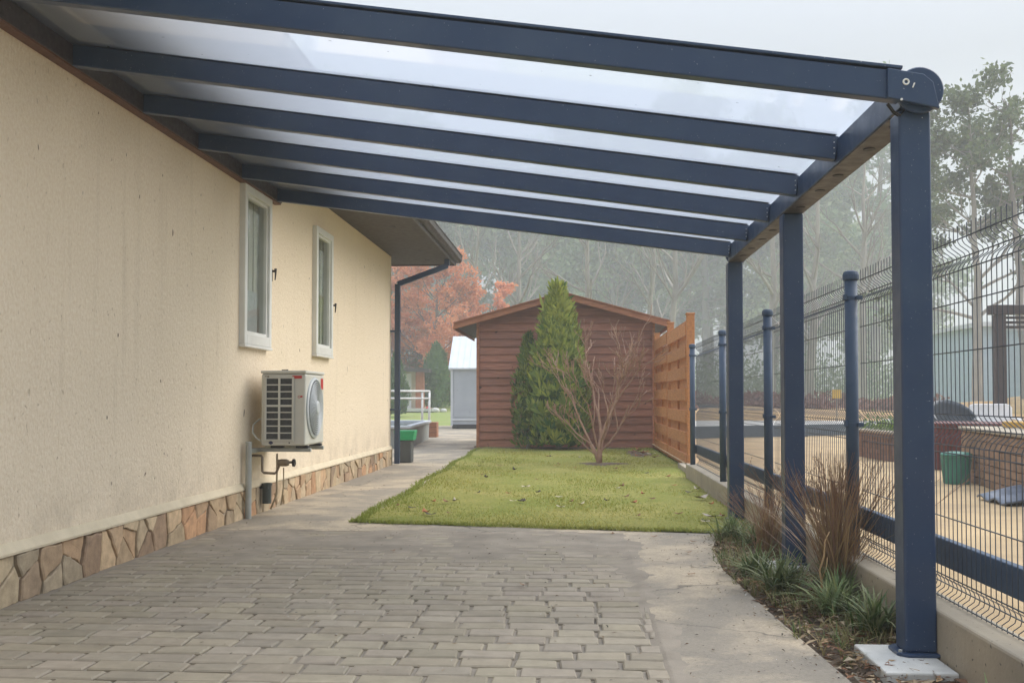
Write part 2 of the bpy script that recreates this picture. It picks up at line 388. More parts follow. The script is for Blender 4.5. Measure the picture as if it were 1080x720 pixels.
tag(b.build('driveway', M['paver']), kind='structure')
ys = [-3 + .12 * i for i in range(97)]; xs = [-3.1 + .1 * i for i in range(34)] + [.30, .33, .36, .384, .40, .42, .44, .46, .49, .52, .56, .60]
def sandz(x, y):
    if x > .37 or y > 8.40:                                # sand swept over the joint with the concrete
        k = max((x - .37) / .2, (y - 8.40) / .35 if y > 8.40 else 0)
        return .0045 - .012 * k + .004 * math.sin(y * 4.3 + 1.2 * math.sin(y * 11)) * math.sin(x * 6.1 + y * 2.2) + .002 * math.sin(y * 23 + x * 31)
    f = min(max((y - 5.6) / 1.9, 0), 1); e = min(max((x - .05) / .3, 0), 1) * min(max((y - 4.6) / 1.5, 0), 1); f = max(f, e, min(max((-2.45 - x) / .4, 0), 1) * min(max((y - 5.2) / 1.5, 0), 1))
    return -.014 + .0138 * f + .0045 * (math.sin(x * 5.1 + y * 3.3) * math.sin(y * 2.7 - x * 1.9)) * (1 - .4 * f)
sheet('driveway_sand', xs, [y for y in ys if y < 8.9], sandz, M['sand'])

# lawn
b = MB(); ln = []
def lawn_left(y): return -1.93 + .03 * math.sin(y * 1.7) - .012 * (y - 9)
def lawn_front(x): return 9.02 - (x + 1.93) * .17 + .02 * math.sin(x * 9)
nx, ny = 40, 90; v = []
for j in range(ny + 1):
    for i in range(nx + 1):
        s = i / nx; tt = j / ny; x = -1.93 + s * 3.48
        y = lawn_front(x) + tt * (23.0 - lawn_front(x)); x0 = lawn_left(y); x = x0 + s * (1.56 + max(0, min(1, (y - 14) / 2)) * .2 - x0)
        v.append((x, y, .012 + .012 * math.sin(x * 3 + y) * math.sin(y * 1.3) + (0.004 if 0 < i < nx and j else -.012)))
f = [(j * (nx + 1) + i, j * (nx + 1) + i + 1, (j + 1) * (nx + 1) + i + 1, (j + 1) * (nx + 1) + i) for j in range(ny) for i in range(nx)]
b.add(v, f); tag(b.build('lawn', M['lawn'], smooth=True), kind='structure')
# short blades
b = MB(); rg = random.Random(3)
for i in range(46000):
    edge = rg.random() < .12
    x = rg.uniform(-1.95, 1.72); y = 8.35 + 14.4 * rg.random() ** 1.6
    if edge:
        if rg.random() < .5: y = lawn_front(x) + rg.gauss(.0, .025)
        else: y = 9 + 13.6 * rg.random() ** 1.5; x = lawn_left(y) + rg.gauss(0, .03)
    elif y < lawn_front(x) or x < lawn_left(y): continue
    if y < 13.5 and x > 1.52: continue
    if (x - .42) ** 2 + (y - 17.1) ** 2 < .3 * rg.random() and rg.random() < .9: continue
    h = rg.uniform(.008, .028) * (1.15 if edge else 1); a = rg.uniform(0, 6.28); w = .006 + .003 * (y - 8) / 10
    dx, dy = math.cos(a), math.sin(a); lx, ly = rg.gauss(0, .02), rg.gauss(0, .02)
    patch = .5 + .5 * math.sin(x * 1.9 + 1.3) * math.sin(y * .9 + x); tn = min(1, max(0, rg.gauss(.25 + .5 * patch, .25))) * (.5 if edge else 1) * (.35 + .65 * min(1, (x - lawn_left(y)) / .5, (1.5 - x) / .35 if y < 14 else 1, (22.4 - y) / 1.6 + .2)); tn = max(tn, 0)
    if rg.random() < .02: h *= 1.9
    b.add([(x - dx * w, y - dy * w, .005), (x + dx * w, y + dy * w, .005), (x + lx, y + ly, .012 + h)], [(0, 1, 2)], (tn, tn, tn))
tag(b.build('grass', M['lawnblade']), kind='stuff')

# planting bed and leaf litter
bx = [1.0 + .54 * i / 10 for i in range(11)]
def bed_left(y):
    P = [(-3, 1.12), (4.1, 1.07), (5.4, 1.0), (6.7, .95), (7.6, 1.0), (8.45, 1.16), (9.4, 1.3)]
    for (a, p), (c, q) in zip(P, P[1:]):
        if y <= c: return p + (q - p) * (y - a) / (c - a)
    return 1.3
b = MB(); v = []; YS = [2.2 + .12 * j for j in range(59)]
for y in YS:
    for i in range(11):
        x = bed_left(y) - .005 + (1.545 - bed_left(y)) * i / 10
        v.append((x, y, -.045 + .02 * math.sin(x * 9 + y * 4) * math.sin(y * 5.3) + .03 * (i / 10) ** 2))
f = [(j * 11 + i, j * 11 + i + 1, (j + 1) * 11 + i + 1, (j + 1) * 11 + i) for j in range(len(YS) - 1) for i in range(10)]
b.add(v, f); tag(b.build('planting_bed', M['soil'], smooth=True), kind='structure')
b = MB()
LC = [(.26, .155, .09), (.36, .24, .13), (.19, .11, .065), (.42, .32, .20), (.26, .13, .07), (.15, .10, .065), (.46, .38, .27)]
def chip(b, x, y, z, s, c, rg):
    a = rg.uniform(0, 6.28); e = Vector((math.cos(a), math.sin(a), rg.uniform(-.3, .3))).normalized(); o = Vector((-math.sin(a), math.cos(a), rg.uniform(-.4, .4))).normalized()
    n = e.cross(o); p = Vector((x, y, z)); l = s * rg.uniform(.7, 1.5); w = s * rg.uniform(.2, .5); k = rg.uniform(.1, .4) * s
    b.add([p - e * l, p + o * w + n * k, p + e * l * .9, p - o * w + n * k * .6], [(0, 1, 2), (0, 2, 3)], c)
for i in range(3200):
    y = rg.uniform(2.4, 9.1); x = bed_left(y) + (1.53 - bed_left(y)) * rg.random() - abs(rg.gauss(0, .02))
    c = rg.choice(LC); k = rg.uniform(.7, 1.15)
    chip(b, x, y, -.02 + rg.uniform(-.01, .03), rg.uniform(.012, .035), tuple(q * k for q in c), rg)
tag(b.build('leaf_litter', M['litter']), kind='stuff')
b = MB()
for i in range(1500):
    x = rg.uniform(-2.9, 1.0); y = 4 + 5 * rg.random() if rg.random() < .7 else rg.uniform(9, 24); s = rg.uniform(.003, .010) * (1.6 if rg.random() < .15 else 1)
    if y > 9: x = rg.uniform(-2.9, -2.0)
    if rg.random() < .3 and y < 8.4: x = bed_left(y) - abs(rg.gauss(0, .16))
    c = rg.choice([(.05, .04, .03), (.12, .08, .05), (.5, .48, .44), (.2, .12, .07), (.3, .22, .14)])
    chip(b, x, y, .006, s, c, rg)
tag(b.build('grit', M['litter']), kind='stuff')
# soil round the shrub and along the shed foot
b = MB()
for cx, cy, rx, ry, h in ((.45, 17.05, .55, .42, .035), (-.4, 22.25, 1.9, .42, .05), (1.25, 20.2, .3, 1.5, .035)):
    n = 28; v = [(cx, cy, h)]; 
    for k in range(n):
        a = 2 * math.pi * k / n; q = 1 + .22 * math.sin(3 * a + cx) + .12 * math.sin(7 * a)
        v.append((cx + .55 * rx * q * math.cos(a), cy + .55 * ry * q * math.sin(a), h * .85))
    for k in range(n):
        a = 2 * math.pi * k / n; q = 1 + .22 * math.sin(3 * a + cx) + .12 * math.sin(7 * a)
        v.append((cx + rx * q * math.cos(a), cy + ry * q * math.sin(a), -.01))
    b.add(v, [(0, 1 + k, 1 + (k + 1) % n) for k in range(n)] + [(1 + k, 1 + n + k, 1 + n + (k + 1) % n, 1 + (k + 1) % n) for k in range(n)])
tag(b.build('bare_soil', M['soil'], smooth=True), kind='structure')

# yard beyond the fence
YZ = .10
sheet('gravel_yard', [1.69, 4, 8, 20, 45], [-8, 5, 15, 25.2, 33], lambda x, y: YZ, M['gravel'])
b = MB(); b.prism([(1.9, 26.2), (8.3, 29.6), (30, 33.2), (45, 33.2), (45, 47), (1.9, 47)], 'z', -.1, YZ + .006); tag(b.build('hardstanding', M['plaza']), kind='structure')
b = MB(); b.prism([(8.4, 24.2), (14, 26), (16, 32), (11, 37), (9.2, 36), (7.6, 30.5)], 'z', 0, YZ + .04); tag(b.build('grass_patch', M['farlawn']), kind='structure')
v = []; b = MB(); nn = 60
for j, (dy, h) in enumerate(((0, .0), (.5, .35), (1.4, .62), (3, .70), (7, .55), (12, .2))):
    for i in range(nn):
        x = 2.5 + 60 * i / (nn - 1)
        hh = h * (1 + .3 * math.sin(i * .9) * math.sin(i * .37 + j)) * (.75 + .8 * min(max((x - 16) / 6, 0), 1)); v.append((x, 46.5 + dy - .10 * min(max(x - 14, 0), 14), hh + .08))
b.add(v, [(j * nn + i, j * nn + i + 1, (j + 1) * nn + i + 1, (j + 1) * nn + i) for j in range(5) for i in range(nn - 1)])
tag(b.build('straw_bank', M['straw'], smooth=True), kind='structure')

# ------------------------------------------------------------------ HOUSE
house = empty('house', (-3.05, 16.87, 0), 'cream rendered single storey house with stone plinth and two narrow white windows', 'house')
WX = -3.05; H0 = 3.46; YE = 16.87
wins = [(9.14, 9.97, 1.60, 3.07), (11.74, 12.56, 1.62, 3.12)]
# wall with two real openings
b = MB()
cuts = [-6.0]
def wallseg(y0, y1, z0, z1): b.box(WX - .25, WX, y0, y1, z0, z1)
pr = -6.0
for (a, c, z0, z1) in wins:
    wallseg(pr, a, .0, H0); wallseg(a, c, .0, z0); wallseg(a, c, z1, H0); pr = c
wallseg(pr, YE, 0, H0)
b.box(-12.0, WX - .25, YE - .25, YE, 0, H0); b.box(-12.25, -12.0, -6, YE, 0, H0); b.box(-12.0, WX - .25, -6, -5.75, 0, H0)
b.build('wall', M['stucco'], house)
# corner bead
# stone plinth: irregular stones clipped from a Voronoi pattern
def clip(poly, p, q):
    mx, my = (p[0] + q[0]) / 2, (p[1] + q[1]) / 2; nx_, ny_ = q[0] - p[0], q[1] - p[1]; out = []
    for i in range(len(poly)):
        a, c = poly[i], poly[(i + 1) % len(poly)]
        da = (a[0] - mx) * nx_ + (a[1] - my) * ny_; dc = (c[0] - mx) * nx_ + (c[1] - my) * ny_
        if da <= 0: out.append(a)
        if (da < 0 < dc) or (dc < 0 < da):
            s = da / (da - dc); out.append((a[0] + s * (c[0] - a[0]), a[1] + s * (c[1] - a[1])))
    return out
SC = [(a_ * 1.06, b_, c_ * .88) for a_, b_, c_ in [(.52, .37, .25), (.48, .36, .255), (.47, .38, .28), (.56, .43, .30), (.38, .275, .20), (.50, .42, .31), (.53, .33, .205), (.51, .41, .29), (.36, .28, .21), (.55, .45, .33), (.44, .375, .29)]]
rs = random.Random(11); seeds = []
yy = 2.0
while yy < 17.0:
    for zc in ([.07, .2] if rs.random() < .8 else [.14]):
        seeds.append((yy + rs.uniform(-.06, .06), zc + rs.uniform(-.05, .05)))
    if rs.random() < .3: seeds.append((yy + .08, rs.choice([.02, .25])))
    yy += rs.uniform(.17, .31)
b = MB()
for i, p in enumerate(seeds):
    pl = [(max(2.0, p[0] - .4), -.02), (min(YE - .02, p[0] + .4), -.02), (min(YE - .02, p[0] + .4), .258), (max(2.0, p[0] - .4), .258)]
    for j, q in enumerate(seeds):
        if i != j and abs(q[0] - p[0]) < .8: pl = clip(pl, p, q)
        if len(pl) < 3: break
    if len(pl) < 3: continue
    cx = sum(a[0] for a in pl) / len(pl); cz = sum(a[1] for a in pl) / len(pl)
    def sh(k, q): return [(cx + (a[0] - cx) * k, cz + (a[1] - cz) * k) for a in q]
    sz = math.sqrt(max((max(a[0] for a in pl) - min(a[0] for a in pl)) * .2, .001)); g = 1 - .0095 / max(sz * .5, .03)
    pl = sh(g, pl); q_ = []
    for t_ in range(len(pl)):                                   # rough broken edges
        a, c2 = pl[t_], pl[(t_ + 1) % len(pl)]; l_ = math.hypot(c2[0] - a[0], c2[1] - a[1]); m_ = max(1, int(l_ / .035))
        for k_ in range(m_): q_.append((a[0] + (c2[0] - a[0]) * k_ / m_ + rs.uniform(-.007, .007), min(a[1] + (c2[1] - a[1]) * k_ / m_ + rs.uniform(-.007, .007), .258)))
    pl = [(a[0] + rs.uniform(-.002, .002), a[1]) for a in q_]; n = len(pl); pr_ = rs.uniform(.016, .034)
    o0 = [(WX + .002, a[0], a[1]) for a in pl]; o1 = [(WX + pr_ - .006, a[0], a[1]) for a in pl]; o2 = [(WX + pr_ + rs.uniform(-.002, .002), a[0], a[1]) for a in sh(.9, pl)]
    k = rs.uniform(.85, 1.15); c = tuple(x * k for x in rs.choice(SC))
    b.add(o0 + o1 + o2, [tuple(range(2 * n, 3 * n))] + [(r * n + t, r * n + (t + 1) % n, (r + 1) * n + (t + 1) % n, (r + 1) * n + t) for r in (0, 1) for t in range(n)], c)
pl_ = b.build('stone_plinth', M['stone'], house)
b = MB(); b.box(WX - .01, WX + .006, -6, YE + .002, -.05, .262); b.build('mortar_bed', M['mortar'], house)
b = MB(); b.prism([(WX - .02, .258), (WX + .034, .258), (WX + .036, .272), (WX + .006, .322), (WX - .02, .325)], 'y', -6, YE + .02); b.build('ledge', M['ledge'], house)
# soffit, fascia, gutter, roof
EX, EY = -2.09, 17.95
b = MB(); b.box(-13.2, EX - .02, -7, EY - .02, H0, H0 + .03); so = b.build('soffit', M['soffit'], house)
b = MB()
for (x, y) in ((-2.5, 17.3), (-2.45, 16.2), (-2.5, 13.9)):
    b.lathe([(.045, H0 - .004), (.045, H0 + .002)], (x, y, 0), 'z', 16)
b.each('soffit_vent', M['black'], so)
b = MB(); b.box(EX - .02, EX + .005, -7, EY, H0 - .02, H0 + .17); b.box(-13.2, EX - .02, EY - .02, EY, H0 - .02, H0 + .17); b.build('fascia', M['fascia'], house)
b = MB(); b.prism([(EX + .005, H0 + .03), (EX + .07, H0 + .03), (EX + .10, H0 + .07), (EX + .105, H0 + .15), (EX + .095, H0 + .15), (EX + .09, H0 + .075), (EX + .065, H0 + .04), (EX + .005, H0 + .04)], 'y', -7, EY + .06)
b.prism([(EX + .085, H0 + .148), (EX + .115, H0 + .148), (EX + .115, H0 + .165), (EX + .085, H0 + .165)], 'y', -7, EY + .06)
b.build('gutter', M['fascia'], house)
e = H0 + .17; rx0, rx1, ry0, ry1 = -13.25, EX + .05, -7.05, EY + .05; rz = e + 2.1; mxx = (rx0 + rx1) / 2
b = MB(); b.add([(rx0, ry0, e), (rx1, ry0, e), (rx1, ry1, e), (rx0, ry1, e), (mxx, ry0 + 5.5, rz), (mxx, ry1 - 5.5, rz)], [(0, 1, 4), (1, 2, 5, 4), (2, 3, 5), (3, 0, 4, 5), (3, 2, 1, 0)]); b.build('roof', M['roof'], house)
# downpipe with swan neck
b = MB(); P = [(-2.16, 17.25, H0 + .03), (-2.16, 17.25, 3.35), (-2.94, 16.875, 3.0), (-2.94, 16.87, .02)]
for a, c in zip(P, P[1:]): b.bar(a, c, .085, .085, (0, 1, .01))
for z in (.9, 2.2): b.box(-3.06, -2.89, 16.80, 16.93, z, z + .03)
b.build('downpipe', M['navy'], house, .004)
b = MB(); b.prism([(WX - .02, -.02), (WX + .03, -.02), (WX + .03, .3), (WX - .02, .3)], 'y', YE - .02, YE + .01); b.build('corner_trim', M['ledge'], house)
# windows
for (y0, y1, z0, z1) in wins:
    fw = .075; b = MB(); xo, xi = WX + .055, WX - .12
    b.box(xi, xo, y0, y0 + fw, z0, z1); b.box(xi, xo, y1 - fw, y1, z0, z1)
    b.box(xi, xo, y0 + fw, y1 - fw, z0, z0 + fw + .02); b.box(xi, xo, y0 + fw, y1 - fw, z1 - fw, z1)
    w = b.build('window', M['white'], house, .006)
    b = MB(); s = .03; X0, X1 = WX - .02, WX + .03
    b.box(X0, X1, y0 + fw, y0 + fw + s, z0 + fw + .02, z1 - fw); b.box(X0, X1, y1 - fw - s, y1 - fw, z0 + fw + .02, z1 - fw)
    b.box(X0, X1, y0 + fw + s, y1 - fw - s, z0 + fw + .02, z0 + fw + .05); b.box(X0, X1, y0 + fw + s, y1 - fw - s, z1 - fw - s, z1 - fw)
    b.build('sash', M['white'], w, .004)
    b = MB(); b.box(WX - .004, WX + .002, y0 + fw + s, y1 - fw - s, z0 + fw + .05, z1 - fw - s); b.build('pane', M['pane'], w)
    b = MB(); b.box(WX - .075, WX - .065, y0 + .076, y1 - .076, z0 + .10, z1 - .08)
    for k in range(4): b.box(WX - .064, WX - .052, y0 + .10 + k * .16, y0 + .20 + k * .16, z0 + .10, z1 - .08)
    b.build('blind', M['blind'], w)
    if y0 < 10:
        b = MB(); b.box(WX - .030, WX - .024, y0 + fw + s, y1 - fw - s - .12, z0 + fw + .05, z0 + .52); b.build('frosted_film', M['frost'], w)
    b = MB(); b.box(WX, WX + .062, y0 - .01, y1 + .01, z0 - .028, z0 - .002); b.build('sill', M['white'], w, .004)
for (y, z) in ((10.12, 2.33), (12.72, 2.22)):
    b = MB(); b.box(WX, WX + .012, y - .012, y + .012, z - .05, z + .07); b.tube([(WX + .012, y, z + .05), (WX + .045, y, z + .05)], .012, 8); b.tube([(WX + .045, y, z + .075), (WX + .045, y, z + .02), (WX + .04, y, z - .04)], [.014, .009, .006], 8)
    b.build('shutter_catch', M['handle'], house)

# ------------------------------------------------------------------ CANOPY
can = empty('patio_canopy', (1.46, 4.45, 0), 'navy metal lean-to canopy with clear roof sheets fixed along the house wall', 'canopy')
RX0, RX1 = -2.99, 1.40
def rz_(x, y=0): return 3.145 + (x - RX0) / (RX1 - RX0) * (2.43 - 3.145)         # rafter centre line
RY = [4.415, 5.50, 6.46, 7.40, 8.30, 9.22]          # along the gutter
RL = [4.74, 5.86, 6.86, 7.90, 8.97, 10.06]          # along the wall: the house runs slightly askew
for k, y in enumerate(RY):
    b = MB(); yl = RL[k]; b.bar((RX0, yl + .035, rz_(RX0)), (RX1, y + .035, rz_(RX1)), .07, .125)
    r = b.build('rafter', M['navy'], can, .006)
    b = MB(); b.bar((RX0, yl + .035, rz_(RX0) + .078), (RX1, y + .035, rz_(RX1) + .078), .085, .014); b.build('glazing_cap', M['navy'], r, .003)
    b = MB()
    for q in (-.03, 0, .03): b.lathe([(.004, -.003), (.004, 0)], (RX1 - .02, y, rz_(RX1) + q), 'y', 8)
    b.each('screw', M['lightgrey'], r)
for k in range(5):
    y0, y1 = RY[k] + .035, RY[k + 1] + .035; l0, l1 = RL[k] + .035, RL[k + 1] + .035
    b = MB(); b.add([(RX0 - .03, l0, rz_(RX0) + .070), (RX1 + .03, y0, rz_(RX1) + .064), (RX1 + .03, y1, rz_(RX1) + .064), (RX0 - .03, l1, rz_(RX0) + .070)], [(0, 1, 2, 3)])
    b.build('roof_sheet', M['glaze'], can)
b = MB(); b.prism([(-3.05, 3.082), (-2.975, 3.082), (-2.975, 3.20), (-2.99, 3.215), (-2.99, 3.26), (-3.05, 3.27)], 'y', 4.66, 10.22); wp = b.build('wall_plate', M['plate'], can, .004)
b = MB(); b.box(-3.05, -2.985, 4.66, 10.22, 3.068, 3.082); b.each('seal_strip', mat('rust_sealant', (.16, .075, .045), None, 20, .7), wp)
# gutter beam, open channel with round end cap
b = MB(); b.prism([(1.395, 2.345), (1.535, 2.345), (1.56, 2.40), (1.56, 2.455), (1.545, 2.455), (1.545, 2.41), (1.525, 2.365), (1.41, 2.365), (1.41, 2.475), (1.395, 2.48)], 'y', 4.445, 9.40)
gb = b.build('gutter_beam', M['navy'], can, .004)
b = MB(); b.box(1.40, 1.53, 4.62, 9.38, 2.339, 2.344); b.build('underside', M['under'], gb)
for k in range(5):
    ym = (RY[k] + RY[k + 1]) / 2
    for q in (-.22, .2):
        b = MB(); b.lathe([(.030, 2.335), (.030, 2.3385)], (1.465, ym + q, 0), 'z', 16); b.build('downlight', M['black'], gb)
for y, d in ((4.442, -1), (9.42, 1)):
    b = MB(); b.lathe([(.095, -.012), (.10, -.008), (.10, .008), (.095, .012)], (1.475, y, 2.415), 'y', 40); b.build('end_cap', M['navy'], can, smooth=False)
# fascia plate that closes the near rafter over the post
b = MB(); b.prism([(1.33, 2.376), (1.545, 2.325), (1.52, 2.44), (1.48, 2.474), (1.33, 2.503)], 'y', 4.396, 4.428); ep = b.build('end_plate', M['navy'], can, .004)
b = MB(); b.torus((1.405, 4.394, 2.44), 'y', .011, .004, 16); b.lathe([(.005, 4.390), (.005, 4.396)], (1.385, 0, 2.365), 'y', 10); b.bar((1.432, 4.394, 2.415), (1.44, 4.394, 2.435), .005, .005, (0, 1, 0)); b.each('bolt', M['white'], ep)
for k, (py, z0) in enumerate(((4.53, .012), (6.99, .0), (9.46, .0))):
    b = MB(); b.box(1.395, 1.53, py - .067, py + .067, z0 + .012, 2.338); p = b.build('post', M['navy'], can, .012, seg=3)
    b = MB(); w = .10; c_ = .035; o = [(-w, -w + c_), (-w + c_, -w), (w - c_, -w), (w, -w + c_), (w, w - c_), (w - c_, w), (-w + c_, w), (-w, w - c_)]
    b.prism([(1.4625 + x, py + y) for x, y in o], 'z', z0, z0 + .014); bp = b.build('base_plate', M['navy'], p, .003)
    b = MB()
    for x, y in ((-.082, -.05), (.082, -.05), (-.05, .085), (.05, .085)): b.lathe([(.009, z0 + .014), (.009, z0 + .022), (.004, z0 + .024)], (1.4625 + x, py + y, 0), 'z', 6)
    b.each('bolt', M['galv'], bp)
b = MB()
for q in (0, .02): b.tube([(1.34, 4.43 + q, 2.36), (1.37, 4.44 + q, 2.325), (1.40, 4.46 + q, 2.315), (1.42, 4.47 + q, 2.34)], .004, 5)
b.each('cable', M['black'], can)
# concrete pads
for (x0, x1, y0, y1, z0, z1, lab) in ((1.235, 1.52, 4.19, 4.67, -.045, .012, 'square pale concrete pad under the nearest canopy post'),
                                      (1.22, 1.52, 6.80, 7.12, -.06, .0, 'pale concrete pad half hidden by grass at the middle canopy post')):
    b = MB(); b.box(x0, x1, y0, y1, z0, z1); tag(b.build('footing_pad', M['pad'], None, .008), lab, 'concrete pad', 'concrete pads under the canopy posts')
b = MB(); b.box(1.15, 1.47, 3.4, 4.45, -.14, -.046); tag(b.build('edging_slab', M['kerb'], None, .01), 'sandy concrete slab lying beneath the nearest white post pad', 'concrete slab')

# ------------------------------------------------------------------ AIR CONDITIONER
ac = empty('air_conditioner', (-2.72, 9.72, .66), 'cream white outdoor air conditioner with round fan on the house wall', 'air conditioner')
ax0, ax1, ay0, ay1, az0, az1 = -2.92, -2.50, 9.40, 10.10, .66, 1.36
b = MB(); b.box(ax0, ax1, ay0, ay1, az0, az1 - .03); ca = b.build('casing', M['cream_casing'], ac, .018, seg=3)
b = MB(); b.box(ax0 - .005, ax1 + .006, ay0 - .006, ay1 + .006, az1 - .028, az1); b.build('lid', M['cream_casing'], ac, .01, seg=3)
# side coil opening with slats (faces the camera)
gx0, gx1, gz0, gz1 = ax0 + .045, ax1 - .115, az0 + .055, az1 - .07
b = MB(); b.box(gx0, gx1, ay0 - .004, ay0 - .0015, gz0, gz1); b.build('coil', M['grill_dark'], ac)
b = MB(); nrow = 9
for k in range(nrow + 1):
    z = gz0 + (gz1 - gz0) * k / nrow; b.box(gx0 - .008, gx1 + .008, ay0 - .016, ay0 - .004, z - (.005 if k != 5 else .013), z + .006)
for q in (0, .5, 1): x = gx0 + (gx1 - gx0) * q; b.box(x - .010, x + .010, ay0 - .018, ay0 - .005, gz0 - .012, gz1 + .012)
b.build('slat_grille', M['cream_casing'], ac, .003)
# fan guard (faces away from the wall)
fc = (ax1, ay0 + .315, (az0 + az1) / 2 + .0)
b = MB(); b.lathe([(.29, .0), (.29, .012), (.268, .022), (.262, .006)], fc, 'x', 48); b.build('fan_ring', M['lightgrey'], ac, smooth=False)
b = MB(); b.lathe([(.258, .0062), (.258, .0075)], fc, 'x', 48); b.build('fan_well', mat('mid_grey_fan_well', (.10, .11, .115), (.07, .075, .08), 9, .5), ac)
b = MB()
for k in range(10): b.torus((fc[0] + .024 + .012 * (1 - k / 10), fc[1], fc[2]), 'x', .07 + .0198 * k, .0046, 44, 5)
for k in range(24):
    a = 2 * math.pi * k / 24; a2 = a + .35
    b.tube([(fc[0] + .036, fc[1] + .06 * math.cos(a), fc[2] + .06 * math.sin(a)), (fc[0] + .03, fc[1] + .16 * math.cos((a + a2) / 2), fc[2] + .16 * math.sin((a + a2) / 2)), (fc[0] + .02, fc[1] + .262 * math.cos(a2), fc[2] + .262 * math.sin(a2))], .003, 4)
b.build('fan_guard', M['lightgrey'], ac, smooth=True)
b = MB(); b.lathe([(.066, .028), (.064, .042), (.052, .048)], fc, 'x', 28); b.build('fan_hub', M['lightgrey'], ac)
b = MB(); b.box(ax1 - .125, ax1 - .035, ay0 - .003, ay0 - .001, az1 - .075, az1 - .048); b.build('warning_sticker', M['red'], ac)
b = MB(); b.box(ax1 + .001, ax1 + .003, ay1 - .13, ay1 - .045, az1 - .17, az1 - .065); b.build('warning_sticker', M['red'], ac)
b = MB(); b.torus((ax1 - .06, ay0 - .001, az1 - .245), 'y', .011, .002, 14, 4); b.box(ax1 - .046, ax1 - .028, ay0 - .003, ay0 - .001, az1 - .25, az1 - .235); b.build('print_mark', M['red'], ac)
b = MB(); b.box(ax0 + .035, ax0 + .052, ay0 - .003, ay0 - .001, az1 - .065, az1 - .05); b.box(ax0 + .058, ax0 + .075, ay0 - .003, ay0 - .001, az1 - .065, az1 - .05); b.each('small_label', M['brass'], ac)
b = MB(); b.lathe([(.016, -.004), (.016, -.001)], (ax0 + .095, ay0, az0 + .028), 'y', 20); b.box(ax0 + .075, ax0 + .115, ay0 - .003, ay0 - .001, az0 + .02, az0 + .036); b.build('badge', M['badge'], ac)
b = MB(); b.lathe([(.007, -.004), (.007, -.001)], (ax1 - .15, ay0, az0 + .028), 'y', 14); b.build('screw', M['handle'], ac)
b = MB(); b.lathe([(.008, 0), (.008, .012)], (ax0 + .22, ay0 + .1, az1), 'z', 10); b.box(ax0 + .15, ax0 + .2, ay0 + .15, ay0 + .2, az1, az1 + .012); b.each('lifting_lug', M['black'], ac)
for y in (9.50, 9.98):
    for x in (ax0 + .12, ax1 - .06):
        b = MB(); b.box(x - .05, x + .07, y - .03, y + .03, az0 - .024, az0 + .0); b.build('foot', M['black'], ac, .006)
b = MB(); b.tube([(ax0 + .01, 9.44, az0 + .03), (ax0 - .04, 9.40, az0 + .07), (ax0 - .085, 9.42, az0 + .12), (ax0 - .10, 9.48, az0 + .19), (ax0 - .06, 9.55, az0 + .245), (-2.93, 9.6, az0 + .25)], .009, 6); b.build('cable', M['cream_casing'], ac, smooth=True)
# bracket
br = empty('wall_bracket', (-3.0, 9.3, 0), 'pale grey steel bracket and post under the air conditioner', 'bracket')
b = MB()
for y in (9.50, 9.98): b.box(-3.05, -2.47, y - .02, y + .02, .60, .634)
b.each('bracket_arm', M['galv'], br, .004)
b = MB(); b.box(-3.0, -2.97, 9.28, 10.05, .596, .632); b.build('bracket_rail', M['galv'], br, .003)
b = MB(); b.tube([(-2.985, 9.25, .0), (-2.985, 9.25, .69)], .028, 14); b.lathe([(.03, .69), (.03, .70), (.02, .705)], (-2.985, 9.25, 0), 'z', 14); b.build('post', M['galv'], br)
# tap pipework below
tp = empty('garden_tap', (-3.0, 9.6, .3), 'brown pipework and tap hanging below the air conditioner', 'tap')
b = MB(); b.tube([(-3.05, 9.45, .565), (-2.93, 9.45, .565), (-2.92, 9.45, .55), (-2.92, 9.45, .42), (-2.905, 9.45, .405), (-2.80, 9.45, .40), (-2.785, 9.45, .41), (-2.76, 9.45, .47), (-2.74, 9.45, .50), (-2.64, 9.45, .505)], .012, 8); b.build('pipe', M['brass'], tp, smooth=True)
b = MB(); b.lathe([(.028, -.05), (.034, -.02), (.034, .03), (.026, .05)], (-2.72, 9.45, .50), 'x', 12); b.build('valve_body', M['brass'], tp)
b = MB(); b.lathe([(.036, -.012), (.036, .012)], (-2.62, 9.45, .50), 'x', 12); b.build('tap_handle', M['handle'], tp, .004)
b = MB(); b.tube([(-2.80, 9.52, .58), (-2.80, 9.52, .20), (-2.86, 9.53, .06)], .010, 6); b.tube([(-2.73, 9.5, .45), (-2.73, 9.5, .28), (-2.76, 9.52, .1)], .007, 6); b.each('hose', M['tan_pipe'], tp, smooth=True)
dr = MB(); dr.lathe([(.043, .09), (.043, .26), (.050, .262), (.050, .285), (.04, .285), (.036, .1)], (-2.965, 9.75, 0), 'z', 18); dr.box(-3.03, -2.94, 9.70, 9.80, .235, .25)
tag(dr.build('drain_stub', M['drain']), 'short dark grey drainpipe stub against the stone plinth', 'drainpipe')

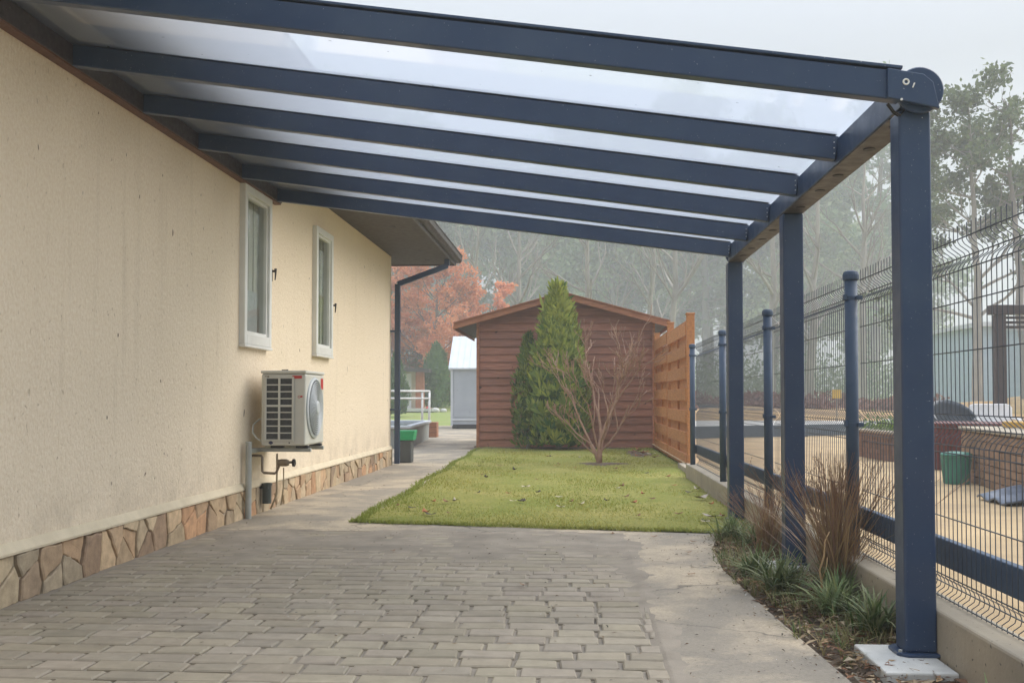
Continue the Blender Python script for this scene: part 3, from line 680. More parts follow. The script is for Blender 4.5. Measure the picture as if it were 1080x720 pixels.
# ------------------------------------------------------------------ FENCE WALL AND WIRE FENCE
b = MB(); b.box(1.53, 1.69, .5, 14.3, -.2, .205); b.box(1.60, 1.74, 14.3, 16.1, -.2, .10)
tag(b.build('kerb_wall', M['kerb'], None, .012), 'low sandy concrete wall carrying the navy wire fence', 'wall')
FX = 1.60
fen = empty('wire_fence', (FX, 6.0, .2), 'navy round posts with dark welded wire panels and a low board along the yard', 'fence')
FY = [3.45, 6.03, 8.60, 11.20, 14.05]
proto = None
def fence_post(y):
    b = MB(); b.tube([(FX, y, .2), (FX, y, 1.80)], .036, 18); p = b.build('post', M['navy_fence'], fen, smooth=True)
    p.data.polygons.foreach_set('use_smooth', [len(q.vertices) == 4 for q in p.data.polygons])
    b = MB(); b.lathe([(.043, 1.785), (.046, 1.79), (.046, 1.815), (.04, 1.832), (.02, 1.84)], (FX, y, 0), 'z', 20); b.build('cap', M['navy_fence'], p, smooth=False)
    b = MB()
    for z in (.95, 1.68):
        b.lathe([(.0385, z - .012), (.0385, z + .012)], (FX, y, 0), 'z', 16); b.box(FX + .02, FX + .055, y - .045, y - .02, z - .012, z + .012); b.box(FX - .045, FX - .03, y - .03, y + .012, z - .012, z + .022)
    b.each('clamp', M['navy_fence'], p, .003)
for y in FY: fence_post(y)
ZF = [(.205, 0), (.225, .0), (.245, .028), (.265, .034), (.285, .028), (.305, 0), (.60, 0), (.895, 0), (.92, .012), (.945, .040), (.965, .046), (.985, .040), (1.01, .012), (1.03, 0), (1.30, 0), (1.655, 0), (1.675, .012), (1.70, .046), (1.715, .050), (1.73, .044), (1.755, .010), (1.77, 0), (1.84, 0)]
HZ = [(.215, 0), (.265, .034), (.315, 0), (.575, 0), (.86, 0), (.895, .0), (.965, .046), (1.03, 0), (1.30, 0), (1.51, 0), (1.645, 0), (1.715, .050), (1.78, 0)]
for k in range(len(FY) - 1):
    y0, y1 = FY[k] + .04, FY[k + 1] - .04; n = int(round((y1 - y0) / .05)); b = MB()
    for i in range(n + 1):
        y = y0 + (y1 - y0) * i / n; b.tube([(FX + .045 + x, y, z) for z, x in ZF], .0021, 4, caps=False)
    for z, x in HZ: b.tube([(FX + .041 + x, y0, z), (FX + .041 + x, y1, z)], .0032, 4)
    b.build('wire_panel', M['wire'], fen)
    b = MB(); b.box(FX + .055, FX + .095, FY[k] - (.0 if k else 2.5), FY[k + 1] - .002, .345, .468); b.build('bottom_board', M['navy_fence'], fen, .006)
# near part of the fence beside the camera
b = MB(); b.box(FX + .02, FX + .07, 14.05, 14.12, .35, .47)
b.build('board_end', M['navy_fence'], fen, .004)

# ------------------------------------------------------------------ TIMBER FENCE
wf = empty('timber_fence', (1.82, 16.0, 0), 'orange brown timber fence of horizontal slats between shed and navy fence', 'fence')
b = MB()
def wpost(y, h, x=1.80):
    b = MB(); b.box(x - .06, x + .06, y - .06, y + .06, -.05, h); b.box(x - .068, x + .068, y - .068, y + .068, h, h + .03); b.build('post', M['fence_wood'], wf, .008)
wpost(16.05, 2.40); wpost(19.35, 2.50); wpost(22.55, 2.50)
for (y0, y1, h) in ((16.12, 19.28, 2.28), (19.42, 22.48, 2.32)):
    b = MB(); nb = 13; st = (h - .06) / nb; rw = random.Random(int(h * 100))
    for k in range(nb):
        z = .05 + k * st; c = (rw.uniform(.35, .65),) * 3
        if k % 2 == 0: b.box(1.728, 1.752, y0, y1, z - .012, z + st + .012, c)
        else: b.box(1.790, 1.806, y0, y1, z - .01, z + st + .01, c)
    b.build('slat_panel', M['fence_wood'], wf, .004)
    b = MB(); ym = (y0 + y1) / 2; b.box(1.754, 1.788, ym - .03, ym + .03, .04, h); b.box(1.73, 1.82, y0, y1, h + .004, h + .03); b.build('batten', M['fence_wood'], wf, .003)

# ------------------------------------------------------------------ TIMBER SHED
sh = empty('timber_shed', (-.2, 22.8, 0), 'red brown timber clad shed with low gable roof at the end of the lawn', 'shed')
SX0, SX1, SY0, SY1 = -2.17, 1.76, 22.8, 27.0
RXm, RZ = -.25, 3.36
def rl(x): return RZ - abs(x - RXm) * .275                      # roof underside line
b = MB(); rw = random.Random(5); z = .02; st = .172
while z < RZ - .02:
    z1 = min(z + st, RZ - .02)
    # clip board to gable
    xa = max(SX0, RXm - (RZ - z1) / .275 - .0); xb = min(SX1, RXm + (RZ - z1) / .275)
    xa0 = max(SX0, RXm - (RZ - z) / .275); xb0 = min(SX1, RXm + (RZ - z) / .275)
    if xb0 - xa0 < .1: break
    c = (rw.uniform(.33, .68),) * 3; t0, t1 = .038 + rw.uniform(-.005, .005), .012; z1 = z1 - .010
    # wedge board: thick at its lower edge
    v = [(xa0, SY0, z), (xb0, SY0, z), (xb, SY0, z1), (xa, SY0, z1), (xa0, SY0 - t0, z), (xb0, SY0 - t0, z), (xb0, SY0 - t0 + .002, z + .012), (xb, SY0 - t1, z1 + .0), (xa, SY0 - t1, z1 + .0), (xa0, SY0 - t0 + .002, z + .012)]
    b.add(v, [(4, 5, 6, 9), (9, 6, 7, 8), (0, 1, 5, 4), (3, 8, 7, 2), (0, 4, 9, 8, 3), (1, 2, 7, 6, 5)], c)
    z += st
b.build('board_cladding', M['shed'], sh)
b = MB(); b.prism([(SX0 + .01, -.05), (SX1 - .01, -.05), (SX1 - .01, rl(SX1) - .01), (RXm, RZ - .01), (SX0 + .01, rl(SX0) - .01)], 'y', SY0 + .004, SY1); b.build('wall', M['shed'], sh)
b = MB(); b.box(SX0 - .015, SX0 + .045, SY0 - .062, SY0 + .05, 0, rl(SX0) - .02); b.box(SX1 - .045, SX1 + .015, SY0 - .062, SY0 + .05, 0, rl(SX1) - .02); b.each('corner_board', M['shed_trim'], sh, .004)
b = MB()
for s, xe in ((-1, SX0 - .50), (1, SX1 + .33)):
    b.add([(RXm, SY0 - .30, RZ), (xe, SY0 - .30, rl(xe)), (xe, SY1 + .2, rl(xe)), (RXm, SY1 + .2, RZ), (RXm, SY0 - .30, RZ + .05), (xe, SY0 - .30, rl(xe) + .05), (xe, SY1 + .2, rl(xe) + .05), (RXm, SY1 + .2, RZ + .05)],
          [(0, 1, 2, 3), (7, 6, 5, 4), (0, 4, 5, 1), (1, 5, 6, 2), (2, 6, 7, 3)])
ro = b.build('roof', M['roof'], sh)
for s, xe in ((-1, SX0 - .50), (1, SX1 + .33)):
    b = MB(); b.add([(RXm, SY0 - .325, RZ - .07), (xe, SY0 - .325, rl(xe) - .07), (xe, SY0 - .302, rl(xe) - .07), (RXm, SY0 - .302, RZ - .07), (RXm, SY0 - .325, RZ + .066), (xe, SY0 - .325, rl(xe) + .066), (xe, SY0 - .302, rl(xe) + .066), (RXm, SY0 - .302, RZ + .066)],
              [(0, 1, 2, 3), (7, 6, 5, 4), (0, 4, 5, 1), (1, 5, 6, 2), (2, 6, 7, 3), (3, 7, 4, 0)])
    b.build('bargeboard', M['shed_trim'], sh, .006)
    b = MB(); b.bar((RXm, SY0 - .335, RZ + .074), (xe, SY0 - .335, rl(xe) + .074), .06, .02, (0, 0, 1)); b.build('drip_edge', M['shed_trim'], ro)
    b = MB(); b.box(xe - .01 if s < 0 else xe - .012, xe + .012 if s < 0 else xe + .01, SY0 - .3, SY1 + .2, rl(xe) - .07, rl(xe) - .002); b.build('eaves_board', M['shed_trim'], sh)

# ------------------------------------------------------------------ THINGS BEHIND, LEFT
# metal shed
ms = empty('metal_shed', (-4.4, 37, 0), 'pale blue grey sheet metal shed with steep light roof', 'shed')
x0, x1, y0, y1 = -4.48, -2.2, 37.0, 39.6; ez = 2.22; rz2 = 3.38; ym = 38.3
b = MB(); b.prism([(y0, .16), (y1, .16), (y1, ez), (ym, rz2 - .06), (y0, ez)], 'x', x0, x1); b.build('wall', M['metal_shed'], ms)
b = MB(); b.box(x0 + .10, x1 - .1, y0 - .02, y0 - .002, .42, ez - .06); b.build('door', M['metal_shed'], ms, .006)
b = MB(); b.box(x0 - .01, x0 + .07, y0 - .035, y0, .1, ez); b.box(x0, x1, y0 - .03, y0 - .001, .30, .37); b.box(x0, x1, y0 - .03, y0 - .001, ez - .05, ez); b.build('frame', M['metal_roof'], ms)
b = MB()
for a, c in (((y0 - .12, ez - .07), (ym, rz2)), ((y1 + .12, ez - .07), (ym, rz2))):
    b.add([(x0 - .08, a[0], a[1]), (x1 + .1, a[0], a[1]), (x1 + .1, c[0], c[1]), (x0 - .08, c[0], c[1]), (x0 - .08, a[0], a[1] + .05), (x1 + .1, a[0], a[1] + .05), (x1 + .1, c[0], c[1] + .05), (x0 - .08, c[0], c[1] + .05)], [(0, 1, 2, 3), (7, 6, 5, 4), (0, 4, 5, 1), (1, 5, 6, 2), (2, 6, 7, 3), (3, 7, 4, 0)])
n = 10
for k in range(n):
    x = x0 + (x1 - x0) * k / n; b.bar((x, y0 - .12, ez - .01), (x, ym, rz2 + .06), .02, .02)
b.build('roof', M['metal_roof'], ms)
b = MB(); b.box(x0 + .05, x1, y0 + .02, y1, .0, .16); b.build('plinth', M['black'], ms)
for x in (x0 + .12, x0 + 1.6): 
    b = MB(); b.lathe([(.07, -.03), (.07, .03)], (x, y0 - .02, .075), 'y', 14); b.build('wheel', M['black'], ms)
# bin with green lid
wb = empty('waste_bin', (-2.83, 17.55, 0), 'small dark bin with bright green lid by the navy downpipe', 'bin')
b = MB(); b.prism([(-3.06, 17.42), (-2.79, 17.42), (-2.79, 17.68), (-3.06, 17.68)], 'z', 0.0, .39); b.build('body', M['bin_body'], wb, .02)
b = MB(); b.box(-3.08, -2.755, 17.40, 17.71, .385, .42); b.add([(-3.08, 17.40, .42), (-2.755, 17.40, .42), (-2.755, 17.71, .42), (-3.08, 17.71, .42), (-3.09, 17.39, .55), (-2.73, 17.39, .55), (-2.73, 17.72, .55), (-3.09, 17.72, .55)], [(0, 1, 5, 4), (1, 2, 6, 5), (2, 3, 7, 6), (3, 0, 4, 7), (4, 5, 6, 7)]); b.build('lid', M['green_lid'], wb, .008)
# concrete tub / trough
tr_ = empty('water_trough', (-4.3, 24, 0), 'long grey concrete trough with pale rim beside the path', 'trough')
b = MB(); b.add([(-5.2, 22.2, 0), (-3.62, 22.2, 0), (-3.95, 27.6, 0), (-5.2, 27.6, 0), (-5.2, 22.2, .45), (-3.60, 22.2, .45), (-3.93, 27.6, .45), (-5.2, 27.6, .45)], [(0, 1, 5, 4), (1, 2, 6, 5), (2, 3, 7, 6), (3, 0, 4, 7), (4, 5, 6, 7)]); b.build('body', M['tub'], tr_)
b = MB(); b.bar((-3.62, 22.14, .475), (-3.95, 27.65, .475), .14, .07); b.bar((-5.2, 22.2, .475), (-3.56, 22.2, .475), .14, .07); b.bar((-5.2, 27.6, .475), (-3.9, 27.6, .475), .14, .07); b.build('rim', M['tubrim'], tr_, .02)
b = MB(); b.prism([(-5.2, 22.25), (-3.7, 22.25), (-4.0, 27.5), (-5.2, 27.5)], 'z', .454, .458); b.build('water_surface', mat('still_water', (.10, .13, .15), None, 3, .08), tr_)
# wooden box
wbx = empty('wooden_box', (-4.3, 28.9, 0), 'orange brown plank box at the end of the trough', 'box')
b = MB(); b.box(-4.75, -3.90, 28.85, 29.25, 0, .43); b.build('body', M['orangebox'], wbx, .008)
b = MB()
for z in (.14, .29): b.box(-4.75, -3.902, 28.846, 28.849, z - .004, z + .004)
b.build('plank_gap', M['black'], wbx)
# handrail
hr = empty('handrail', (-4.5, 31, 0), 'pale steel handrail with two bars beside the far lawn', 'handrail')
b = MB()
for z in (1.32, 1.10): b.tube([(-8.0, 30.0, z - .16), (-5.7, 30.3, z), (-4.40, 31.0, z)], .03, 8)
b.each('bar', M['rail'], hr, smooth=True)
for p in ((-4.42, 31.0, 1.33), (-4.62, 30.9, 1.30), (-5.7, 30.3, 1.31), (-7.2, 30.1, 1.22)):
    b = MB(); b.tube([(p[0], p[1], 0), p], .035, 10); b.build('post', M['rail'], hr, smooth=True)
# far house
Gh = gz(58)
fh = empty('far_bungalow', (-10, 58, Gh), 'small cream bungalow with brown roof and brick pillar beyond the lawn', 'house')
b = MB(); b.box(-16, -9.05, 58, 64, Gh, Gh + 2.25); b.build('wall', M['farcream'], fh)
b = MB(); b.add([(-17, 57, 2.86), (-8.15, 57, 2.58), (-8.15, 65, 2.58), (-17, 65, 2.86), (-17, 57, 3.25), (-8.15, 57, 2.76), (-8.15, 65, 2.76), (-17, 65, 3.25)], [(0, 1, 2, 3), (7, 6, 5, 4), (0, 4, 5, 1), (1, 5, 6, 2), (2, 6, 7, 3), (3, 7, 4, 0)]); b.build('roof', M['fascia'], fh)
b = MB(); b.box(-8.95, -8.5, 57.3, 57.75, Gh, 2.6); b.build('pillar', M['brick'], fh)
b = MB(); b.box(-9.9, -9.3, 57.97, 58.0, Gh + .02, Gh + 2.05); b.build('door', M['white'], fh)
b = MB(); b.box(-12.6, -11.2, 57.95, 58.0, Gh + .9, Gh + 2.0); fwn = b.build('window', M['white'], fh)
b = MB(); b.box(-12.5, -11.3, 57.94, 57.948, Gh + 1.0, Gh + 1.9); b.build('pane', M['pane'], fwn)
b = MB(); b.box(-12, -7.8, 56.0, 57.9, Gh - .1, Gh + .06); b.build('porch_floor', M['pad'], fh)

# ------------------------------------------------------------------ THINGS BEYOND THE WIRE FENCE
def planter(name, label, quad, z1, m, capm, bw=.30, bh=.085):
    """block planter: quad = 4 ground corners, blocks laid as separate faces in running bond"""
    cx = sum(q[0] for q in quad) / 4; cy = sum(q[1] for q in quad) / 4
    t = empty(name, (cx, cy, YZ), label, 'planter'); b = MB(); rr = random.Random(len(label))
    b.prism([(cx + (q[0] - cx) * .985, cy + (q[1] - cy) * .985) for q in quad], 'z', YZ - .02, z1 - .03)
    for i in range(4):
        a = Vector((*quad[i], 0)); c = Vector((*quad[(i + 1) % 4], 0)); d = c - a; l = d.length; d.normalize(); nrm = Vector((d.y, -d.x, 0))
        z = YZ; r = 0
        while z < z1 - .04:
            zt = min(z + bh, z1 - .03); s = -bw / 2 * (r % 2)
            while s < l:
                s0, s1 = max(s, 0) + .006, min(s + bw, l) - .006
                if s1 - s0 > .03:
                    q = rr.uniform(.3, .7); o = .012 + rr.uniform(-.003, .003)
                    p0 = a + d * s0 ; p1 = a + d * s1
                    v = [(p.x + nrm.x * k, p.y + nrm.y * k, zz) for k in (-.02, o) for p, zz in ((p0, z + .005), (p1, z + .005), (p1, zt - .005), (p0, zt - .005))]
                    b.add(v, [(4, 5, 6, 7), (0, 4, 7, 3), (1, 2, 6, 5), (3, 7, 6, 2), (0, 1, 5, 4)], (q, q, q))
                s += bw
            z += bh; r += 1
    b.build('block_wall', m, t)
    b = MB(); b.prism([(cx + (q[0] - cx) * 1.03, cy + (q[1] - cy) * 1.03) for q in quad], 'z', z1 - .03, z1 + .015); b.build('rim', capm, t, .01)
    return t
p1 = planter('block_planter', 'brown block planter with green plants beyond the wire fence', [(4.90, 18.35), (4.98, 16.55), (7.2, 17.6), (7.0, 19.6)], .56, M['brown_block'], M['kerb'])
b = MB(); rg = random.Random(9)
for i in range(2600):
    x = rg.uniform(5.0, 7.1); y = rg.uniform(16.8, 19.4); z = .57 + abs(rg.gauss(0, .1)); a = rg.uniform(0, 6.28); s = rg.uniform(.02, .05)
    if abs((y - 16.7) - (x - 5) * .5 - .9) > .85: continue
    d = Vector((math.cos(a), math.sin(a), rg.uniform(.2, 1))).normalized() * s; o = d.orthogonal().normalized() * s * .5; p = Vector((x, y, z)); q = rg.random()
    b.add([p - d, p + o, p + d, p - o], [(0, 1, 2, 3)], (q, q, q))
tag(b.build('planter_greenery', M['plantleaf']), 'low bright green plants growing in the brown block planter', 'plants')
p2 = planter('block_planter', 'long tan block planter with a yellow plank behind the green bin', [(4.78, 13.0), (4.30, 9.4), (7.0, 9.2), (7.2, 12.9)], .74, M['tan_block'], M['kerb'])
for (y0_, y1_, lab_) in ((12.2, 11.6, 'yellow plank lying on the tan planter rim, farther of the two'), (11.7, 11.0, 'yellow plank lying on the tan planter rim, nearer of the two')):
    b = MB(); b.bar((4.95, y0_, .80), (6.9, y1_, .80), .22, .07); tag(b.build('yellow_plank', M['yellow'], None, .01), lab_, 'plank', 'yellow planks on the tan planter')
# maroon corrugated planter
mp = empty('corrugated_planter', (5.8, 15.2, YZ), 'maroon corrugated sheet planter behind the green bin', 'planter')
b = MB(); pts = []
Q = [(4.75, 14.78), (6.3, 14.3), (6.8, 15.6), (5.1, 16.1)]
for i in range(4):
    a = Vector(Q[i]); c = Vector(Q[(i + 1) % 4]); d = c - a; n = max(8, int(d.length / .035)); nr = Vector((d.y, -d.x)).normalized()
    for k in range(n): p = a + d * k / n + nr * (.012 * (1 if k % 2 else -1)); pts.append((p.x, p.y))
b.prism(pts, 'z', YZ - .01, .72); b.build('sheet_wall', M['maroon'], mp)
b = MB(); b.prism([(5.78 + (q[0] - 5.74) * 1.03, 15.2 + (q[1] - 15.2) * 1.03) for q in Q], 'z', .722, .755); b.build('rim', M['maroon'], mp, .008)
# green bin
gb_ = empty('garden_bin', (4.47, 12.35, YZ), 'small teal green plastic bin with lid standing on the gravel', 'bin')
b = MB(); cx, cy = 4.47, 12.35
b.lathe([(.135, YZ), (.14, YZ + .01), (.165, YZ + .30), (.172, YZ + .30), (.172, YZ + .32)], (cx, cy, 0), 'z', 24)
for k in range(24):
    a = 2 * math.pi * k / 24; b.tube([(cx + .139 * math.cos(a), cy + .139 * math.sin(a), YZ + .015), (cx + .164 * math.cos(a), cy + .164 * math.sin(a), YZ + .29)], .006, 4)
b.build('body', M['green_bin'], gb_, smooth=False)
b = MB(); b.lathe([(.176, YZ + .322), (.178, YZ + .345), (.15, YZ + .368), (.06, YZ + .378)], (cx, cy, 0), 'z', 28); b.build('lid', M['green_bin'], gb_, smooth=True)
# tarpaulin
b = MB(); v = []; n = 14
for j in range(n + 1):
    for i in range(n + 1):
        s, t = i / n, j / n; x = 3.98 + 1.3 * s; y = 10.45 - .7 * t + .25 * s
        v.append((x, y, YZ + .02 + .22 * s * (1 - .4 * t) + .05 * math.sin(7 * s + 5 * t) * s + .02 * math.sin(13 * t + 3 * s)))
b.add(v, [(j * (n + 1) + i, j * (n + 1) + i + 1, (j + 1) * (n + 1) + i + 1, (j + 1) * (n + 1) + i) for j in range(n) for i in range(n)])
o = b.build('tarpaulin', M['tarp'], None, smooth=True); tag(o, 'crumpled grey blue tarpaulin heaped on the gravel by the fence', 'tarpaulin')
sm = o.modifiers.new('solid', 'SOLIDIFY'); sm.thickness = .02
# white garden chair
def garden_chair(x, y, rzd, m, name, label, tub=False):
    t = empty(name, (0, 0, 0), label, 'garden chair')
    if not tub:
        b = MB(); b.prism([(-.33, -.25), (.33, -.25), (.30, .25), (-.30, .25)], 'z', .41, .445); b.build('seat', m, t, .015)
        b = MB(); o = [(-.30, .44), (.30, .44), (.345, .60), (.345, .84), (.31, .89), (.25, .91), (-.25, .91), (-.31, .89), (-.345, .84), (-.345, .60)]; b.prism(o, 'y', .24, .275); b.build('backrest', m, t, .012)
        for sx in (-1, 1):
            b = MB(); b.bar((sx * .33, -.26, .66), (sx * .34, .26, .68), .06, .03); b.build('armrest', m, t, .01)
            for sy in (-1, 1): b = MB(); b.bar((sx * .34, sy * .28, 0), (sx * .31, sy * .24, .66 if sy < 0 else .42), .05, .05, (0, 1, 0)); b.build('leg', m, t, .008)
    else:
        b = MB(); b.lathe([(.26, .34), (.30, .38), (.30, .44), (.2, .46)], (0, 0, 0), 'z', 24); b.build('seat', m, t, smooth=True)
        b = MB(); v = []; n = 20; mrow = 8
        for j in range(mrow + 1):
            for i in range(n + 1):
                a = R(-20 + 220 * i / n); h = .40 + (.16 + .42 * math.sin(math.pi * i / n) ** .8) * j / mrow; r = .30 + .07 * math.sin(j / mrow * 1.7)
                v.append((r * math.cos(a), r * math.sin(a), h))
        b.add(v, [(j * (n + 1) + i, j * (n + 1) + i + 1, (j + 1) * (n + 1) + i + 1, (j + 1) * (n + 1) + i) for j in range(mrow) for i in range(n)]); o = b.build('backrest', m, t, smooth=True)
        s_ = o.modifiers.new('solid', 'SOLIDIFY'); s_.thickness = .03
        for k in range(4):
            a = R(45 + 90 * k); b = MB(); b.tube([(.27 * math.cos(a), .27 * math.sin(a), 0), (.2 * math.cos(a), .2 * math.sin(a), .36)], .02, 8); b.build('leg', m, t)
    t.location = (x, y, YZ); t.rotation_euler.z = R(rzd); return t
garden_chair(6.85, 17.2, -6, M['bright_white'], 'garden_chair', 'white plastic garden chair with rounded back beyond the planters')
garden_chair(6.15, 17.0, 10, M['dark_plastic'], 'tub_chair', 'dark slate rounded tub chair partly behind the nearest post', True)
# dark frame of a shelter
sf = empty('shelter_frame', (8.2, 20, YZ), 'dark bronze shelter frame with pale glass beyond the planters', 'shelter')
for (x, y) in ((8.15, 20.2), (12.6, 20.6)):
    b = MB(); b.box(x - .10, x + .10, y - .10, y + .10, YZ, 2.70); b.build('post', M['darkframe'], sf, .01)
b = MB(); b.bar((7.98, 20.18, 2.80), (12.9, 20.62, 2.80), .24, .18); b.build('lintel', M['darkframe'], sf, .01)
b = MB()
for k in range(3): b.bar((8.26, 20.2, 2.47 + .09 * k), (12.5, 20.6, 2.47 + .09 * k), .05, .05)
b.build('slats', M['darkframe'], sf)
b = MB(); b.bar((8.26, 20.21, 1.6), (12.5, 20.59, 1.6), .012, 1.6); b.build('glass_screen', M['pane'], sf)
# blue board barrier
bb = empty('board_barrier', (2.3, 25.2, YZ), 'long slate blue board barrier across the far edge of the gravel', 'barrier')
b = MB(); b.bar((2.0, 24.7, .27), (8.1, 28.4, .27), .05, .30); b.build('board', M['barrier'], bb, .008)
for k in range(4):
    q = k / 3; b = MB(); b.box(2.1 + 5.9 * q - .04, 2.1 + 5.9 * q + .04, 24.85 + 3.58 * q, 24.93 + 3.58 * q, YZ, .40); b.build('post', M['barrier'], bb)
# yellow signs on stakes
for (x, y, z, w, lab) in ((11.3, 45, 1.32, .38, 'small yellow square sign on a thin stake beyond the fence'), (6.75, 44, 1.25, .22, 'small narrow pale yellow sign on a stake near the timber fence')):
    t = empty('site_sign', (x, y, YZ), lab, 'sign', 'small signs beyond the fence'); b = MB(); b.box(x - w / 2, x + w / 2, y - .02, y, z - .22, z + .16); b.build('board', M['sign_yellow'], t, .01)
    b = MB(); b.tube([(x, y + .03, YZ), (x, y + .03, z + .1)], .025, 6); b.build('stake', M['bark_grey'], t)
# low white bench by the grass patch
wbn = empty('low_bench', (9.7, 31, YZ), 'low white slatted bench standing by the grass patch', 'bench')
b = MB()
for k in range(4): b.box(9.2, 10.15, 31 + .11 * k, 31.09 + .11 * k, .44, .48)
b.build('seat', M['bright_white'], wbn, .006)
for x in (9.3, 10.05): b = MB(); b.box(x - .03, x + .03, 31.02, 31.4, YZ, .44); b.build('leg', M['bright_white'], wbn)
# pale blue hall in the mist
hl = empty('hall', (30, 62, gz(62)), 'pale blue clad hall fading in the mist at far right', 'building')
g0 = gz(60); b = MB(); b.box(23.2, 48, 60, 72, g0, 5.2); b.build('wall', M['hall'], hl)
b = MB(); b.box(22.9, 48.3, 59.7, 72.3, 5.2, 5.45); b.build('roof', M['metal_roof'], hl)
b = MB(); b.box(26, 29, 59.95, 60, g0, 3.4); b.build('door', M['darkframe'], hl)

# ------------------------------------------------------------------ PLANTS CLOSE BY
def spray_conifer(name, loc, H, rad, label, seed, m, n, yellow=.0, cat='conifer', group=None):
    rg = random.Random(seed); t = empty(name, loc, label, cat, group); x0, y0, z0 = loc
    b = MB(); b.tube([(x0, y0, z0 - .05), (x0 + .02, y0, z0 + H * .5), (x0, y0, z0 + H * .92)], [.07 * rad + .02, .04, .008], 8); b.build('trunk', M['bark_grey'], t)
    b = MB(); lobes = [(rg.uniform(0, 6.28), rg.uniform(.15, .95), rg.uniform(.05, .16)) for _ in range(26)]
    for i in range(n):
        u = rg.random() ** .85; h = .02 + .97 * u; a = rg.uniform(0, 6.28)
        prof = (1 - max(0, (h - .30) / .70) ** 1.5) * (.80 + .20 * min(h / .25, 1)); rr = rad * max(prof, .02)
        for (la, lh, lr) in lobes:
            dd = (math.cos(a - la) - .80) / .2
            if dd > 0 and abs(h - lh) < .12: rr += rad * lr * dd * (1 - abs(h - lh) / .12)
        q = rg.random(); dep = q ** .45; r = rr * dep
        p = Vector((x0 + r * math.cos(a), y0 + r * math.sin(a), z0 + h * H))
        out = Vector((math.cos(a), math.sin(a), 0)); d = (out * rg.uniform(.15, .65) * (1 - h * .5) + Vector((0, 0, 1)) + Vector((rg.gauss(0, .22), rg.gauss(0, .22), 0))).normalized()
        s = rg.uniform(.12, .27) * min(1.0, .45 + rad * .8) * (1.5 if rg.random() < .08 else 1)
        sd = d.cross(out); sd = sd.normalized() if sd.length > .1 else Vector((1, 0, 0))
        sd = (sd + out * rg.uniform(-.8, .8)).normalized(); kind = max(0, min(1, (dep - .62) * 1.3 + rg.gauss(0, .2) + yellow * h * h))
        for k in range(5):
            an = R(-52 + 26 * k) + rg.gauss(0, .1); dd = (d * math.cos(an) + sd * math.sin(an)).normalized(); ln = s * (1 - .09 * abs(k - 2)) * rg.uniform(.7, 1.1); w = ln * .12
            st = p + dd * ln * .12; pr = dd.cross(out + Vector((0, 0, .3))); pr = pr.normalized() * w if pr.length > .05 else sd * w
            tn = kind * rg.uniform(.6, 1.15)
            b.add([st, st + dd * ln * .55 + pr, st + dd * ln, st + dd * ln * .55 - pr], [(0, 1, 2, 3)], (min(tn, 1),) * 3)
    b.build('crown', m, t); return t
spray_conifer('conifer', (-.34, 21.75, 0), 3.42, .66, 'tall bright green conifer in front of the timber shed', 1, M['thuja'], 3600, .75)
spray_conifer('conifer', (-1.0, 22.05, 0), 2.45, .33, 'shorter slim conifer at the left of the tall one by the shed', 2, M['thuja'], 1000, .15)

def branch_plant(b, p, d, l, r, depth, rg, spread, up=.1, seg=4, tips=None, curl=.25, ratio=(.55, .8), kids=(2, 3), minr=.002, nside=5):
    pts = [p.copy()]; rad = [r]; q = p.copy(); dd = d.copy(); r1 = max(r * .55, minr)
    for i in range(seg):
        dd = (dd + Vector((rg.gauss(0, curl), rg.gauss(0, curl), rg.gauss(0, curl) + up)) * .5).normalized(); q = q + dd * l / seg
        pts.append(q.copy()); rad.append(r + (r1 - r) * (i + 1) / seg)
    b.tube(pts, rad, nside if r > .01 else 4, caps=False)
    if depth == 0:
        if tips is not None: tips.append((q.copy(), dd.copy()))
        return
    for k in range(rg.randint(*kids)):
        i = rg.randint(max(1, seg - 2), seg); s = pts[i]
        ax = dd.orthogonal().normalized(); ax.rotate(Matrix.Rotation(rg.uniform(0, 6.28), 3, dd)); nd = (dd + ax * rg.uniform(.5, 1) * spread).normalized()
        branch_plant(b, s, nd, l * rg.uniform(*ratio), max(rad[i] * .75, minr), depth - 1, rg, spread, up, seg, tips, curl, ratio, kids, minr, nside)
    if tips is not None and depth <= 2: tips.append((pts[-1].copy(), dd.copy()))
# bare shrub
bs = empty('bare_shrub', (.42, 17.1, 0), 'leafless tan shrub with many spreading stems on the lawn', 'shrub')
rg = random.Random(21); b = MB()
b.tube([(.40, 17.1, -.05), (.41, 17.1, .18), (.44, 17.1, .42)], [.055, .045, .038], 8); b.tube([(.43, 17.12, -.05), (.36, 17.12, .16), (.27, 17.1, .34)], [.04, .034, .028], 8)
for (sx, sz, dx, dy, up, l, r) in ((.27, .34, -.55, .1, 1, .80, .022), (.27, .34, -.85, -.1, .6, .62, .016), (.44, .42, -.12, .2, 1, .85, .026), (.44, .42, .10, -.1, 1, .95, .028), (.42, .30, .40, .15, 1, .90, .024), (.41, .2, .62, 0, .9, .95, .020), (.41, .2, -.3, -.25, 1, .85, .018), (.41, .22, .3, -.2, 1, .9, .018), (.36, .16, -.75, .1, .45, .55, .013)):
    branch_plant(b, Vector((sx, 17.1 + dy * .05, sz)), Vector((dx, dy, up)).normalized(), l, r, 4, rg, .60, .12, 4, None, .20, (.52, .74), (2, 3), .0058, 6)
b.build('stems', M['twig'], bs, smooth=True)

